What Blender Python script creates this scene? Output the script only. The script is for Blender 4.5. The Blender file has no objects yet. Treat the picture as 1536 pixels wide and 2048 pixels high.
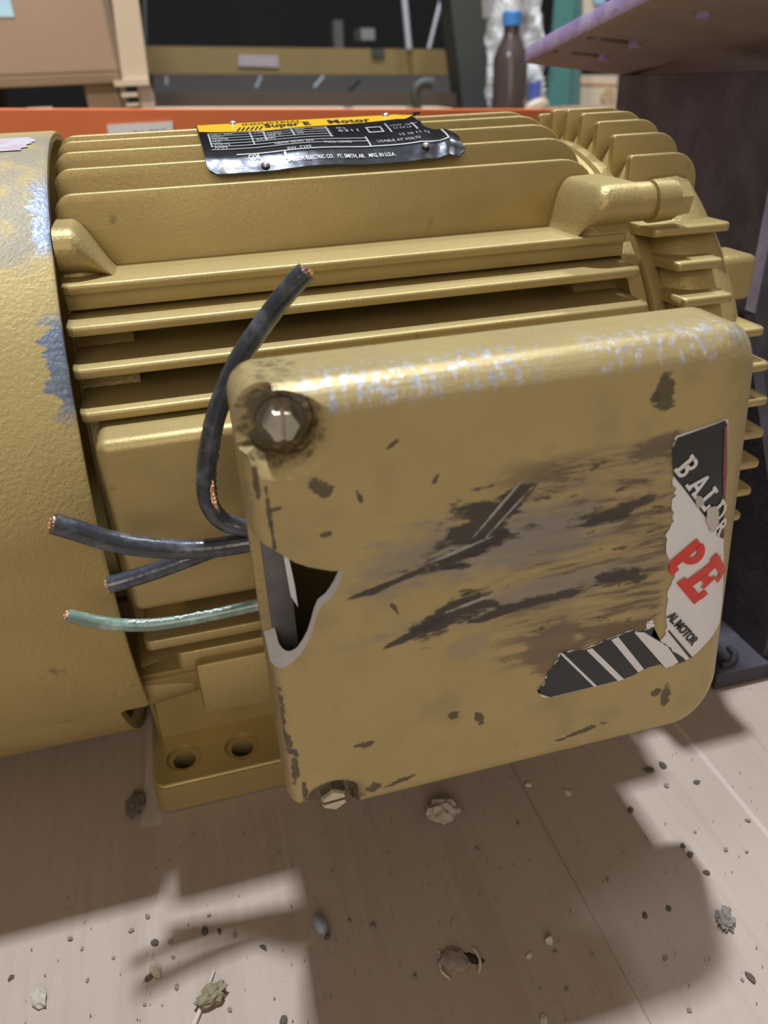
import bpy, bmesh, math, random
from mathutils import Vector, Matrix
random.seed(7)
SC = bpy.context.scene
COL = SC.collection
PI = math.pi

# ------------------------------------------------------------------ camera
PITCH, ROLL, YAW = math.radians(29.5), math.radians(2.5), math.radians(14)
CAM = Vector((0, -.455, .34))
FW = Vector((math.sin(YAW)*math.cos(PITCH), math.cos(YAW)*math.cos(PITCH), -math.sin(PITCH)))
RT0 = Vector((math.cos(YAW), -math.sin(YAW), 0)); UP0 = RT0.cross(FW)
RT = RT0*math.cos(ROLL) - UP0*math.sin(ROLL); UP = RT0*math.sin(ROLL) + UP0*math.cos(ROLL)
FPX = 1540.0
cd = bpy.data.cameras.new('camera'); cam = bpy.data.objects.new('camera', cd); COL.objects.link(cam)
cam.matrix_world = Matrix.Translation(CAM) @ Matrix((RT, UP, -FW)).transposed().to_4x4()
cd.sensor_fit = 'HORIZONTAL'; cd.sensor_width = 36; cd.lens = FPX*36/1536
cd.clip_start = .01; cd.clip_end = 60
cd.dof.use_dof = True; cd.dof.focus_distance = .33; cd.dof.aperture_fstop = 13
SC.camera = cam

# ------------------------------------------------------------------ light
W = bpy.data.worlds.new('warehouse_ambient'); SC.world = W; W.use_nodes = True
bgn = W.node_tree.nodes['Background']; bgn.inputs[0].default_value = (1, .86, .70, 1); bgn.inputs[1].default_value = .23
def lamp(name, loc, target, size, power, col, shape='SQUARE', sy=None):
    l = bpy.data.lights.new(name, 'AREA'); l.size = size; l.energy = power; l.color = col
    if sy: l.shape = 'RECTANGLE'; l.size_y = sy
    o = bpy.data.objects.new(name, l); COL.objects.link(o); o.location = loc
    o.rotation_euler = (Vector(target)-Vector(loc)).to_track_quat('-Z', 'Y').to_euler(); return o
lamp('ceiling_lamp', (.13, .60, 4.2), (.13, 0, .1), .19, 212, (.88, .94, 1))
lamp('front_fill_light', (-.5, -2.5, 1.35), (0, .2, .2), 1.4, 21, (1, .86, .71))  # added soft fill from behind the camera, not a known lamp
lamp('ceiling_lamp.001', (1.5, 1.1, 2.6), (1.3, 2.0, .3), .4, 30, (.95, .98, 1))
sl_ = bpy.data.lights.new('rack_fill_spot', 'SPOT'); sl_.energy = 75; sl_.color = (1, .95, .9); sl_.spot_size = math.radians(72); sl_.spot_blend = .5; sl_.shadow_soft_size = .08  # added spot that brightens the racks, no fixture of the warehouse
so_ = bpy.data.objects.new('rack_fill_spot', sl_); COL.objects.link(so_); so_.location = (-.3, .05, 1.7); so_.rotation_euler = (Vector((-.1, 1.3, .4))-Vector((-.3, .05, 1.7))).to_track_quat('-Z', 'Y').to_euler()
vs = SC.view_settings; vs.view_transform = 'Standard'; vs.look = 'None'; vs.exposure = 0; vs.gamma = 1; vs.use_curve_mapping = False

# ------------------------------------------------------------------ helpers
def ray(px, py): return RT*((px-768)/FPX) + UP*((1024-py)/FPX) + FW
def at(px, py, ax, val):
    d = ray(px, py); return CAM + d*((val-CAM[ax])/d[ax])

class NT:
    def __init__(s, name):
        s.m = bpy.data.materials.new(name); s.m.use_nodes = True; s.t = s.m.node_tree
        s.b = s.t.nodes['Principled BSDF']; s._tc = None
    def new(s, typ): return s.t.nodes.new(typ)
    def put(s, sock, v):
        if isinstance(v, (int, float)): sock.default_value = v
        elif isinstance(v, (tuple, list)):
            sock.default_value = tuple(v) + ((1,) if len(v) == 3 and len(sock.default_value) == 4 else ())
        else: s.t.links.new(v, sock)
    def co(s):
        if not s._tc: s._tc = s.new('ShaderNodeTexCoord').outputs['Object']
        return s._tc
    def xyz(s):
        n = s.new('ShaderNodeSeparateXYZ'); s.put(n.inputs[0], s.co()); return n.outputs
    def ma(s, op, a, b=0, c=0):
        n = s.new('ShaderNodeMath'); n.operation = op
        s.put(n.inputs[0], a); s.put(n.inputs[1], b); s.put(n.inputs[2], c); return n.outputs[0]
    def sm(s, x, e0, e1):
        n = s.new('ShaderNodeMapRange'); n.interpolation_type = 'SMOOTHSTEP'
        s.put(n.inputs[0], x)
        if e0 < e1: n.inputs[1].default_value, n.inputs[2].default_value = e0, e1
        else:
            n.inputs[1].default_value, n.inputs[2].default_value = e1, e0
            n.inputs[3].default_value, n.inputs[4].default_value = 1, 0
        return n.outputs[0]
    def noise(s, scale, detail=3, sc=(1, 1, 1), rough=.55, off=(0, 0, 0)):
        mp = s.new('ShaderNodeMapping'); mp.inputs['Scale'].default_value = sc; mp.inputs['Location'].default_value = off
        s.put(mp.inputs[0], s.co())
        n = s.new('ShaderNodeTexNoise'); n.inputs['Scale'].default_value = scale; n.inputs['Detail'].default_value = detail
        n.inputs['Roughness'].default_value = rough; s.put(n.inputs['Vector'], mp.outputs[0]); return n.outputs[0]
    def mix(s, f, a, b):
        n = s.new('ShaderNodeMix'); n.data_type = 'RGBA'; s.put(n.inputs[0], f); s.put(n.inputs[6], a); s.put(n.inputs[7], b); return n.outputs[2]
    def bump(s, h, strength=.3, dist=.001, prev=None):
        n = s.new('ShaderNodeBump'); n.inputs['Strength'].default_value = strength; n.inputs['Distance'].default_value = dist
        s.put(n.inputs['Height'], h)
        if prev: s.put(n.inputs['Normal'], prev)
        return n.outputs[0]
    def blob(s, u, v, cu, cv, a, b, ang, nz, k=.8, soft=.35):
        c, sn = math.cos(math.radians(ang)), math.sin(math.radians(ang))
        du = s.ma('SUBTRACT', u, cu); dv = s.ma('SUBTRACT', v, cv)
        p = s.ma('MULTIPLY_ADD', du, c/a, s.ma('MULTIPLY', dv, sn/a))
        q = s.ma('MULTIPLY_ADD', du, -sn/b, s.ma('MULTIPLY', dv, c/b))
        d = s.ma('SQRT', s.ma('MULTIPLY_ADD', p, p, s.ma('MULTIPLY', q, q)))
        d = s.ma('MULTIPLY_ADD', s.ma('SUBTRACT', nz, .5), k*5, d)
        return s.sm(d, 1+soft/2, 1-soft/2)
    def out(s, col=None, rough=None, metal=None, nrm=None, spec=None):
        for k, v in (('Base Color', col), ('Roughness', rough), ('Metallic', metal), ('Normal', nrm), ('Specular IOR Level', spec)):
            if v is not None: s.put(s.b.inputs[k], v)
        return s.m

def plain(name, col, rough=.6, metal=0, var=.12, scale=60, bump=0, spec=None):
    n = NT(name); nz = n.noise(scale, 4)
    c = n.mix(nz, tuple(x*(1-var) for x in col), tuple(min(1, x*(1+var)) for x in col))
    nr = n.bump(n.noise(scale*8, 3), bump, .0006) if bump else None
    return n.out(c, rough, metal, nr, spec)

def finish(name, me, mat, parent=None, smooth=40, origin=False):
    if mat: me.materials.append(mat)
    o = bpy.data.objects.new(name, me); COL.objects.link(o)
    if smooth:
        me.polygons.foreach_set('use_smooth', [True]*len(me.polygons)); me.set_sharp_from_angle(angle=math.radians(smooth))
    if parent:
        o.parent = parent
        pl = Vector(parent['wl']) if 'wl' in parent else Vector((0, 0, 0))
        o.location = -pl
    return o
def B(name, bm, mat, parent=None, smooth=40):
    bmesh.ops.recalc_face_normals(bm, faces=bm.faces)
    me = bpy.data.meshes.new(name); bm.to_mesh(me); bm.free(); return finish(name, me, mat, parent, smooth)
ROOTS = []
def thing(name, label, cat, loc=(0, 0, 0), group=None):
    o = bpy.data.objects.new(name, None); COL.objects.link(o); o.empty_display_size = .02
    o.location = loc; o['wl'] = tuple(loc); tag(o, label, cat, group); ROOTS.append(o); return o
def tag(o, label, cat, group=None):
    o['label'] = label; o['category'] = cat
    if group: o['group'] = group
    return o
def recenter(o):
    me = o.data; n = len(me.vertices); xs = [v.co for v in me.vertices]
    c = Vector((sum(v.x for v in xs)/n, sum(v.y for v in xs)/n, min(v.z for v in xs)))
    me.transform(Matrix.Translation(-c)); o.location = o.location + c; return o

def box(lo, hi, r=0, seg=2, bm=None, M=None):
    own = bm is None; bm = bm or bmesh.new()
    lo, hi = Vector(lo), Vector(hi); c = (lo+hi)/2; d = hi-lo
    g = bmesh.ops.create_cube(bm, size=1, matrix=(M or Matrix.Identity(4)) @ Matrix.Translation(c) @ Matrix.Diagonal((d.x, d.y, d.z, 1)))
    if r:
        es = list({e for v in g['verts'] for e in v.link_edges})
        bmesh.ops.bevel(bm, geom=es, offset=r, segments=seg, profile=.5, affect='EDGES')
    return bm
def rings(bm, loops, cap0=True, cap1=True, closed=True):
    vl = [[bm.verts.new(p) for p in L] for L in loops]
    n = len(vl[0])
    for a, b in zip(vl, vl[1:]):
        for i in range(n if closed else n-1):
            j = (i+1) % n; bm.faces.new((a[i], a[j], b[j], b[i]))
    if cap0: bm.faces.new(vl[0][::-1])
    if cap1: bm.faces.new(vl[-1])
    return vl
def lathe_x(prof, n=96, cy=0, cz=.159, closed_prof=False, bm=None):
    bm = bm or bmesh.new()
    L = [[(x, cy+r*math.sin(2*PI*i/n), cz+r*math.cos(2*PI*i/n)) for i in range(n)] for x, r in prof]
    if closed_prof: L.append(L[0]); 
    rings(bm, L, not closed_prof, not closed_prof)
    if closed_prof: bmesh.ops.remove_doubles(bm, verts=bm.verts, dist=1e-6)
    return bm
def cyl(p0, p1, r0, r1=None, n=24, bm=None):
    bm = bm or bmesh.new(); p0, p1 = Vector(p0), Vector(p1); r1 = r0 if r1 is None else r1
    d = (p1-p0).normalized(); a = d.orthogonal().normalized(); b = d.cross(a)
    rings(bm, [[p+a*r*math.cos(2*PI*i/n)+b*r*math.sin(2*PI*i/n) for i in range(n)] for p, r in ((p0, r0), (p1, r1))]); return bm
def spline(P, m=10):
    P = [Vector(p) for p in P]; Q = [2*P[0]-P[1]]+P+[2*P[-1]-P[-2]]; out = []
    for k in range(1, len(Q)-2):
        a, b, c, d = Q[k-1:k+3]
        for i in range(m):
            t = i/m; out.append(.5*((2*b)+(c-a)*t+(2*a-5*b+4*c-d)*t*t+(3*b-a-3*c+d)*t**3))
    return out+[P[-1]]
def tube(P, r, n=16, bm=None, m=10, wob=0, caps=True):
    bm = bm or bmesh.new(); S = spline(P, m); N = None; loops = []
    for i, p in enumerate(S):
        t = (S[min(i+1, len(S)-1)]-S[max(i-1, 0)]).normalized()
        N = (N - t*N.dot(t)).normalized() if N else t.orthogonal().normalized()
        b = t.cross(N); rr = r(i/(len(S)-1)) if callable(r) else r
        loops.append([p+(N*math.cos(2*PI*k/n)+b*math.sin(2*PI*k/n))*rr*(1+random.uniform(-wob, wob)) for k in range(n)])
    rings(bm, loops, caps, caps); return bm
def prism(poly, axis, a, b, bm=None):
    """poly: 2D points in the two other axes (cyclic xyz order kept), extruded along axis from a to b"""
    bm = bm or bmesh.new()
    def p3(u, v, w): return {0: (w, u, v), 1: (u, w, v), 2: (u, v, w)}[axis]
    rings(bm, [[p3(u, v, a) for u, v in poly], [p3(u, v, b) for u, v in poly]]); return bm
def mesh_of(bm):
    bmesh.ops.recalc_face_normals(bm, faces=bm.faces)
    bmesh.ops.triangulate(bm, faces=[f for f in bm.faces if len(f.verts) > 4])
    me = bpy.data.meshes.new('tmp'); bm.to_mesh(me); bm.free(); return me
def boolean(base, cutters, op='DIFFERENCE'):
    o = bpy.data.objects.new('tmp', mesh_of(base)); COL.objects.link(o); cs = []
    for c in cutters:
        q = bpy.data.objects.new('tmpc', mesh_of(c)); COL.objects.link(q); cs.append(q)
        md = o.modifiers.new('b', 'BOOLEAN'); md.operation = op; md.object = q; md.solver = 'EXACT'
    bpy.context.view_layer.update()
    me = bpy.data.meshes.new_from_object(o.evaluated_get(bpy.context.evaluated_depsgraph_get()))
    for q in cs+[o]: bpy.data.objects.remove(q)
    bm = bmesh.new(); bm.from_mesh(me); bpy.data.meshes.remove(me); return bm
def text_bm(s, size, bold=0, shear=0, res=3, space=1):
    c = bpy.data.curves.new('t', 'FONT'); c.body = s; c.size = size; c.offset = bold; c.shear = shear; c.resolution_u = res; c.space_character = space
    o = bpy.data.objects.new('t', c); COL.objects.link(o); bpy.context.view_layer.update()
    me = bpy.data.meshes.new_from_object(o.evaluated_get(bpy.context.evaluated_depsgraph_get()))
    bm = bmesh.new(); bm.from_mesh(me); bpy.data.objects.remove(o); bpy.data.meshes.remove(me); return bm
def sstep(x, a, b):
    t = max(0, min(1, (x-a)/(b-a))); return t*t*(3-2*t)
def beam(p0, p1, h, th, bm=None):
    """bar whose upper front edge runs p0 -> p1, height h downwards, thickness th to the back (+Y)"""
    bm = bm or bmesh.new(); p0, p1 = Vector(p0), Vector(p1); b = Vector((0, th, 0)); z = Vector((0, 0, -h))
    rings(bm, [[p, p+z, p+z+b, p+b] for p in (p0, p1)]); return bm

# ------------------------------------------------------------------ materials
def gold(name, cast=0, seed=0, base=(.435, .337, .145), extra=None):
    n = NT(name)
    nz = n.noise(35, 5, off=(seed, 0, 0)); fine = n.noise(900, 2)
    c = n.mix(nz, tuple(x*.86 for x in base), tuple(x*1.12 for x in base))
    c = n.mix(n.sm(n.noise(70, 6, off=(3+seed, 1, 2)), .66, .78), c, (.24, .18, .085))
    rough = n.ma('MULTIPLY_ADD', fine, .2, .36)
    nr = n.bump(fine, .22, .0004)
    if cast: nr = n.bump(n.noise(520, 3), cast, .0007, nr)
    return n, c, rough, nr
n, c, r, nr = gold('gold_paint'); GOLD = n.out(c, r, .48, nr)
n, c, r, nr = gold('gold_paint_cast', .4, 5); GOLDC = n.out(c, r, .48, nr)

def cover_mat():
    n, c, r, nr = gold('gold_paint_fan_cover', .5, 2, (.43, .33, .135))
    x, y, z = n.xyz()
    nz = n.noise(300, 4, (.25, 1, 1)); nb = n.noise(60, 4)
    edge = n.ma('MULTIPLY_ADD', n.ma('SUBTRACT', nz, .5), .022, n.ma('SUBTRACT', x, -.0535))
    e = n.sm(edge, -.0006, .0006)
    r1 = n.ma('MULTIPLY', n.sm(z, .279, .287), n.sm(z, .309, .302)); r2 = n.ma('MULTIPLY', n.sm(z, .222, .236), n.sm(z, .266, .258))
    bare = n.ma('MULTIPLY', n.ma('MULTIPLY', e, n.ma('MAXIMUM', r1, r2)), n.sm(y, .05, 0))
    grey = n.ma('MULTIPLY', n.ma('MULTIPLY', n.sm(n.ma('MULTIPLY_ADD', nb, .02, z), .285, .297), n.sm(y, 0, -.03)), n.sm(nb, .25, .55))
    c = n.mix(n.ma('MULTIPLY', grey, .75), c, (.25, .23, .205))
    c = n.mix(bare, c, n.mix(n.noise(500, 3, (.2, 1, 1)), (.07, .09, .14), (.33, .38, .48)))
    return n.out(c, n.ma('MULTIPLY_ADD', bare, -.12, n.ma('ADD', r, .12)), n.ma('MULTIPLY_ADD', bare, .4, .22), nr)
COVER = cover_mat()

def lid_mat():
    n, c, r, nr = gold('gold_paint_scuffed_lid', .12, 9, (.425, .335, .153))
    x, y, z = n.xyz()
    na = n.noise(160, 5, (.45, 1, 1.3), .62); nb = n.noise(420, 4, (.6, 1, 1), .6, (1, 2, 3)); ns = n.noise(120, 5, (.3, 1, 2.2), .65, (4, 1, 0))
    nl = n.noise(45, 4, off=(7, 3, 1))
    front = n.sm(y, -.2515, -.2535)
    def B_(cu, cv, a, b, ang=0, k=.6, soft=.4, nz=None): return n.blob(x, z, cu, cv, a, b, ang, nz or na, k, soft)
    def over(c, m, col, f=1.0): return n.mix(n.ma('MULTIPLY', n.ma('MULTIPLY', m, front), f), c, col)
    # general grime on the face
    c = over(c, n.sm(nl, .5, .75), (.30, .23, .115), .55)
    # torn away sticker backing, ragged residue
    area = n.ma('MULTIPLY', n.ma('MULTIPLY', n.sm(x, .078, .108), n.sm(x, .156, .151)), n.ma('MULTIPLY', n.sm(z, .146, .154), n.sm(z, .236, .228)))
    c = over(c, n.ma('MULTIPLY', area, n.sm(ns, .36, .58)), (.25, .195, .12), .65)
    c = over(c, n.ma('MULTIPLY', area, n.sm(ns, .52, .60)), (.13, .095, .055), .75)
    c = over(c, n.ma('MULTIPLY', area, n.sm(na, .60, .66)), (.07, .052, .035), .8)
    c = over(c, B_(.143, .231, .010, .004, 8, .5), (.15, .11, .075), .85)
    c = over(c, B_(.112, .155, .010, .0125, 0, .45), (.19, .135, .095), .9)
    c = over(c, B_(.134, .1575, .014, .005, -4, .6), (.17, .12, .075), .85)
    # grey smears and black rubs
    for a in ((.078, .207, .036, .011, 10), (.100, .181, .046, .006, 5), (.104, .203, .022, .009, 4)): c = over(c, B_(*a, .5, .9), (.26, .235, .205), .75)
    for a in ((.081, .213, .013, .0095, 38), (.076, .204, .019, .0032, 12), (.093, .222, .006, .0035, 10), (.055, .1985, .018, .0012, 14),
              (.073, .180, .0145, .0062, 16), (.10, .1775, .026, .0022, 6), (.057, .1745, .013, .0016, 20), (.129, .209, .014, .003, 8), (.136, .181, .011, .0035, 0)):
        c = over(c, B_(*a, .7, .5), (.045, .038, .036), .92)
    for a in ((.087, .218, .012, .0005, 48), (.090, .215, .010, .0004, 46), (.074, .205, .010, .0006, 15), (.079, .183, .008, .0006, 12)): c = over(c, B_(*a, .4, .8, nb), (.42, .40, .37), .8)
    # chips
    for a in ((.1425, .2505, .0032, .0065, 10), (.139, .249, .0016, .002, 0), (.1635, .1165, .0022, .006, 5), (.159, .1205, .0025, .0022, 0), (.128, .1085, .009, .0012, 10),
              (.041, .1055, .0035, .0022, 30), (.052, .1055, .005, .0012, 14), (.0305, .236, .0028, .0038, 40), (.0423, .2305, .0009, .002, 20), (.052, .1865, .0008, .004, 25),
              (.0725, .1335, .002, .002, 0), (.083, .1285, .0018, .003, 20), (.039, .1285, .004, .0014, 0), (.017, .231, .0022, .0006, 10), (.0152, .222, .0006, .006, 2), (.031, .2195, .0016, .0012, 0),
              (.053, .246, .002, .0008, 30), (.0665, .233, .0008, .0022, -30), (.0105, .150, .0012, .010, -3), (.0115, .136, .0016, .005, 0), (.0150, .2290, .0007, .009, 0), (.0125, .2400, .0009, .005, 0), (.0128, .1250, .0012, .009, -4), (.0150, .1120, .0010, .005, 0), (.018, .2115, .004, .0008, -50), (.024, .2085, .003, .0008, -40)):
        c = over(c, B_(*a, .6, .3, nb), (.085, .07, .045), .9)
    c = over(c, B_(.079, .1645, .0085, .005, 10, .4), (.33, .27, .18), .7)
    c = over(c, n.sm(nb, .735, .77), (.12, .09, .055), .8)
    # dirt in the screw pockets
    for zz, xx in ((.2548, .0216), (.0995, .0255)):
        ring = n.blob(x, z, xx, zz, .0108, .0108, 0, nb, .35, .5)
        c = n.mix(n.ma('MULTIPLY', n.ma('MULTIPLY', ring, n.sm(y, -.2555, -.2535)), .8), c, (.05, .042, .035))
    # blue-white rubs along the top edge
    st = n.noise(430, 4, (1.0, .6, .3), .6, (2, 2, 2)); topz = n.ma('MULTIPLY', n.sm(z, .2565, .2605), n.sm(y, -.236, -.246))
    rub = n.ma('MAXIMUM', n.ma('MULTIPLY', n.sm(x, .024, .034), n.sm(x, .112, .085)), n.ma('MULTIPLY', n.sm(x, .112, .125), n.sm(x, .183, .172)))
    m = n.ma('MULTIPLY', n.ma('MULTIPLY', topz, rub), n.sm(st, .47, .62))
    c = n.mix(n.ma('MULTIPLY', m, .7), c, n.mix(n.sm(nb, .4, .6), (.28, .34, .50), (.55, .58, .66)))
    # worn left corner
    wl = n.ma('MULTIPLY', n.sm(x, .0128, .0102), n.sm(nb, .5, .62)); c = n.mix(n.ma('MULTIPLY', wl, .8), c, (.30, .25, .2))
    dk = n.ma('MULTIPLY', area, n.sm(ns, .5, .6))
    nr = n.bump(ns, .35, .0008, n.bump(na, .12, .0006, nr))
    return n.out(c, n.ma('MULTIPLY_ADD', front, .14, r), n.ma('MULTIPLY_ADD', front, -.2, .38), nr)
LID = lid_mat()
IRON = plain('dark_cast_iron', (.16, .155, .165), .55, .3, .4, 120, .4)
BROKEN = plain('bright_broken_edge', (.78, .79, .86), .5, .1, .12, 300, .3)
STEEL = plain('plated_screw_steel', (.60, .55, .44), .24, .85, .3, 260)
WASH = plain('tarnished_washer', (.17, .145, .115), .4, .8, .4, 300)
STEELB = plain('bright_steel', (.7, .7, .72), .28, .9, .15, 200)
def rubber(name, col, hi):
    n = NT(name); nz = n.noise(140, 4); c = n.mix(n.sm(nz, .45, .75), col, hi)
    return n.out(c, n.ma('MULTIPLY_ADD', nz, .25, .12), 0, n.bump(n.noise(400, 3), .25, .0004), .8)
BLACKW = rubber('black_cable_rubber', (.032, .038, .052), (.10, .115, .15))
GREENW = rubber('grey_green_cable_jacket', (.16, .25, .215), (.42, .54, .50))
n = NT('copper_strands'); v = n.new('ShaderNodeTexVoronoi'); v.inputs['Scale'].default_value = 900; n.put(v.inputs[0], n.co())
COPPER = n.out(n.mix(v.outputs[0], (.78, .42, .26), (.85, .62, .48)), .3, .9, n.bump(v.outputs[0], .8, .0008))

def cardboard():
    n = NT('cardboard_bench'); x, y, z = n.xyz()
    nz = n.noise(14, 5); fib = n.noise(260, 3, (1, .05, 1)); stripes = n.noise(75, 2, (1, .06, 1), .5, (1, 5, 0))
    c = n.mix(nz, (.335, .265, .222), (.40, .325, .28))
    c = n.mix(n.ma('MULTIPLY', n.sm(fib, .45, .7), .3), c, (.30, .23, .19))
    left = n.sm(x, .05, -.02); c = n.mix(n.ma('MULTIPLY', n.ma('MULTIPLY', n.sm(stripes, .5, .62), left), .22), c, (.25, .19, .155))
    n3 = n.noise(40, 6, off=(2, 3, 4), rough=.7)
    # pale dust smear under the box and dark rubs
    dust = n.blob(x, y, .100, -.200, .042, .026, -8, n3, .5, 1.0); c = n.mix(n.ma('MULTIPLY', dust, .5), c, (.56, .54, .52))
    dark = n.blob(x, y, .087, -.1905, .020, .0075, -5, n3, .6, .7); c = n.mix(n.ma('MULTIPLY', dark, .6), c, (.13, .10, .085))
    dk2 = n.blob(x, y, .0725, -.268, .011, .009, 0, n3, .4, .7); c = n.mix(n.ma('MULTIPLY', dk2, .55), c, (.20, .15, .125))
    c = n.mix(n.ma('MULTIPLY', n.sm(n.noise(420, 4, off=(5, 5, 5)), .70, .74), .55), c, (.14, .11, .09))
    c = n.mix(n.ma('MULTIPLY', n.sm(n.noise(380, 4, off=(9, 1, 5)), .72, .76), .6), c, (.62, .58, .54))
    for xx in (.1375, .2795):
        cr = n.ma('MULTIPLY', n.sm(x, xx-.0022, xx-.0004), n.sm(x, xx+.0022, xx+.0004))
        c = n.mix(n.ma('MULTIPLY', cr, .5), c, (.52, .46, .42))
    return n.out(c, .62, 0, n.bump(stripes, .22, .003, n.bump(fib, .25, .0008)), .35)
CARD = cardboard()
BOXC = plain('box_cardboard', (.44, .33, .25), .8, 0, .07, 12)
BOARD = plain('pale_board', (.56, .47, .36), .8, 0, .1, 20)
BOARDD = plain('brown_board', (.22, .155, .095), .85, 0, .2, 20)
WHITEP = plain('white_paper', (.72, .74, .80), .6, 0, .05, 50)
ORANGE = plain('orange_rack_paint', (.62, .155, .05), .5, 0, .08, 20)
YELLOWB = plain('mustard_beam_paint', (.19, .135, .05), .6, 0, .12, 8)
BROWNB = plain('brown_beam_paint', (.075, .053, .035), .7, 0, .2, 8)
GREYB = plain('grey_sheet', (.095, .083, .08), .7, 0, .12, 8)
DARK = plain('dark_upright_paint', (.045, .05, .045), .6, .1, .4, 6)
ROD = plain('pale_steel_rod', (.48, .50, .58), .4, .3, .2, 12)
GREEN = plain('green_rack_paint', (.07, .21, .20), .45, 0, .15, 14)
BLUE = plain('blue_plastic', (.04, .19, .52), .4, 0, .1, 30)
DEEPBLUE = plain('deep_blue_label', (.06, .10, .38), .5, 0, .15, 30)
BROWNG = plain('brown_bottle_plastic', (.055, .04, .038), .25, 0, .3, 15)
def film():
    n = NT('stretch_film'); nz = n.noise(9, 5, rough=.7)
    n.b.inputs['Alpha'].default_value = 1
    n.put(n.b.inputs['Transmission Weight'], .55)
    n.put(n.b.inputs['IOR'], 1.15)
    return n.out((.86, .88, .92), n.ma('MULTIPLY_ADD', nz, .4, .02), 0, n.bump(nz, 1, .03))
FILM = film()
CREAM = plain('cream_carton', (.60, .51, .38), .7, 0, .08, 20)
def purple(name, lo, hi):
    n = NT(name); nz = n.noise(25, 6, rough=.7); return n.out(n.mix(n.sm(nz, .35, .7), lo, hi), .55, .1, n.bump(n.noise(200, 4), .4, .001))
PURP = purple('dark_purple_paint', (.10, .095, .13), (.165, .16, .205))
PURP_SHADE = purple('shaded_purple_paint', (.035, .03, .042), (.06, .053, .07))  # the stand's purple darkened, shade put into the colour
PURPE = purple('worn_lit_purple_edge', (.40, .29, .62), (.62, .54, .80))  # worn edge purple lightened so it looks lit, light put into the colour
PURPU = purple('plate_underside', (.34, .25, .21), (.42, .32, .27))
BLACKP = plain('black_print', (.018, .02, .022), .35, 0, .3, 150)
WHITEG = plain('white_print', (.70, .70, .73), .45, 0, .07, 120)
REDP = plain('red_print', (.62, .045, .035), .45, 0, .12, 200)
REDF = plain('faded_red_print', (.22, .06, .07), .5, 0, .5, 400)
YELP = plain('yellow_print', (.85, .52, .02), .35, .2, .1, 80)
n = NT('black_nameplate_metal'); PLATE = n.out(n.mix(n.noise(90, 3), (.03, .032, .04), (.06, .062, .075)), .22, .75, n.bump(n.noise(70, 2), .25, .002))
SILV = plain('silver_print', (.62, .63, .66), .35, .5, .1, 200)
DIRT_SHADE = plain('dirt_and_hole_shade', (.085, .068, .054), .9, 0, .4, 900)  # dirt of the crumbs, also the painted shade in the foot holes
PALED = plain('pale_chip', (.50, .44, .38), .9, 0, .25, 600)
CONC = plain('warehouse_concrete', (.13, .12, .115), .8, 0, .2, 3)
WALLD = plain('dark_warehouse_wall', (.005, .004, .005), .9, 0, .3, 2)

# ------------------------------------------------------------------ setting
def struct(name, bm, m): o = B(name, bm, m, None, 0); o['kind'] = 'structure'; return o
struct('floor', box((-5, -3, -.08), (6, 6, -.006)), CONC)
struct('wall_back', box((-5, 4.2, -.08), (6, 4.35, 4)), WALLD)

# cardboard sheet with two pressed score lines
xs = sorted(set([-.75, -.5, -.3, -.2, -.1, 0, .1, .2, .35, .5, .62] + [round(q+d, 4) for q in (.1375, .2795) for d in (-.006, -.0022, -.0007, .0007, .0022, .006)]))
def cz(x):
    z = 0
    for q in (.1375, .2795):
        d = x-q
        if abs(d) < .003: z += .0007 if d < 0 else -.0006
    return z
bm = bmesh.new()
rings(bm, [[(x, -.8, cz(x)-.0008), (x, .42, cz(x)-.0008), (x, .42, -.006), (x, -.8, -.006)] for x in xs])
tag(recenter(B('cardboard_sheet', bm, CARD, None, 20)), 'brown corrugated cardboard sheet lying under the gold motor, with creases and dirt', 'cardboard')

# ------------------------------------------------------------------ the motor
mo = thing('electric_motor', 'gold painted electric motor with cooling fins and a battered conduit box', 'motor')
ZC = .159
# barrel with thicker end rings and the joint flange
B('motor_frame', lathe_x([(-.048, .110), (-.048, .132), (-.0465, .1335), (-.0225, .1335), (-.0205, .108), (.188, .108), (.190, .1335), (.2135, .1335), (.2135, .1445), (.2212, .1445), (.2225, .1430), (.2225, .10)]), GOLDC, mo)
# fan cover
PR = [(-.50, .12), (-.49, .155), (-.47, .166), (-.44, .1685), (-.0485, .1685), (-.047, .1675), (-.047, .1645), (-.0485, .1635), (-.44, .1635), (-.47, .161), (-.485, .150), (-.49, .12)]
cov = lathe_x(PR, 128, 0, .154, True)
cov = boolean(cov, [box((-.6, -.3, -.1), (.1, .3, .003)), box((-.0612, -.2, -.05), (.0, .2, .0745), .003)])
B('fan_cover', cov, COVER, mo, 35)
# torn white paper on top of the cover
def on_cover(x, th, e=.0004): return Vector((x, -(.1685+e)*math.sin(th), .154+(.1685+e)*math.cos(th)))
bm = bmesh.new(); n_ = 16
edge = [-.0515+random.uniform(-.0022, .0012) for _ in range(n_+1)]
edge = [e - .005*abs(i-6)/8 for i, e in enumerate(edge)]
vl = [[bm.verts.new(on_cover(-.2+(edge[i]+.2)*k/6, .135+.125*i/n_)) for k in range(7)] for i in range(n_+1)]
for a, b in zip(vl, vl[1:]):
    for k in range(6): bm.faces.new((a[k], a[k+1], b[k+1], b[k]))
n = NT('worn_paper'); nz = n.noise(180, 4, (.3, 1, 1)); PAPER = n.out(n.mix(n.sm(nz, .5, .62), (.47, .47, .54), (.46, .36, .42)), .7); o = B('paper_label', bm, PAPER, mo); o['label'] = 'torn white paper label on top of the fan cover'

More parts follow.
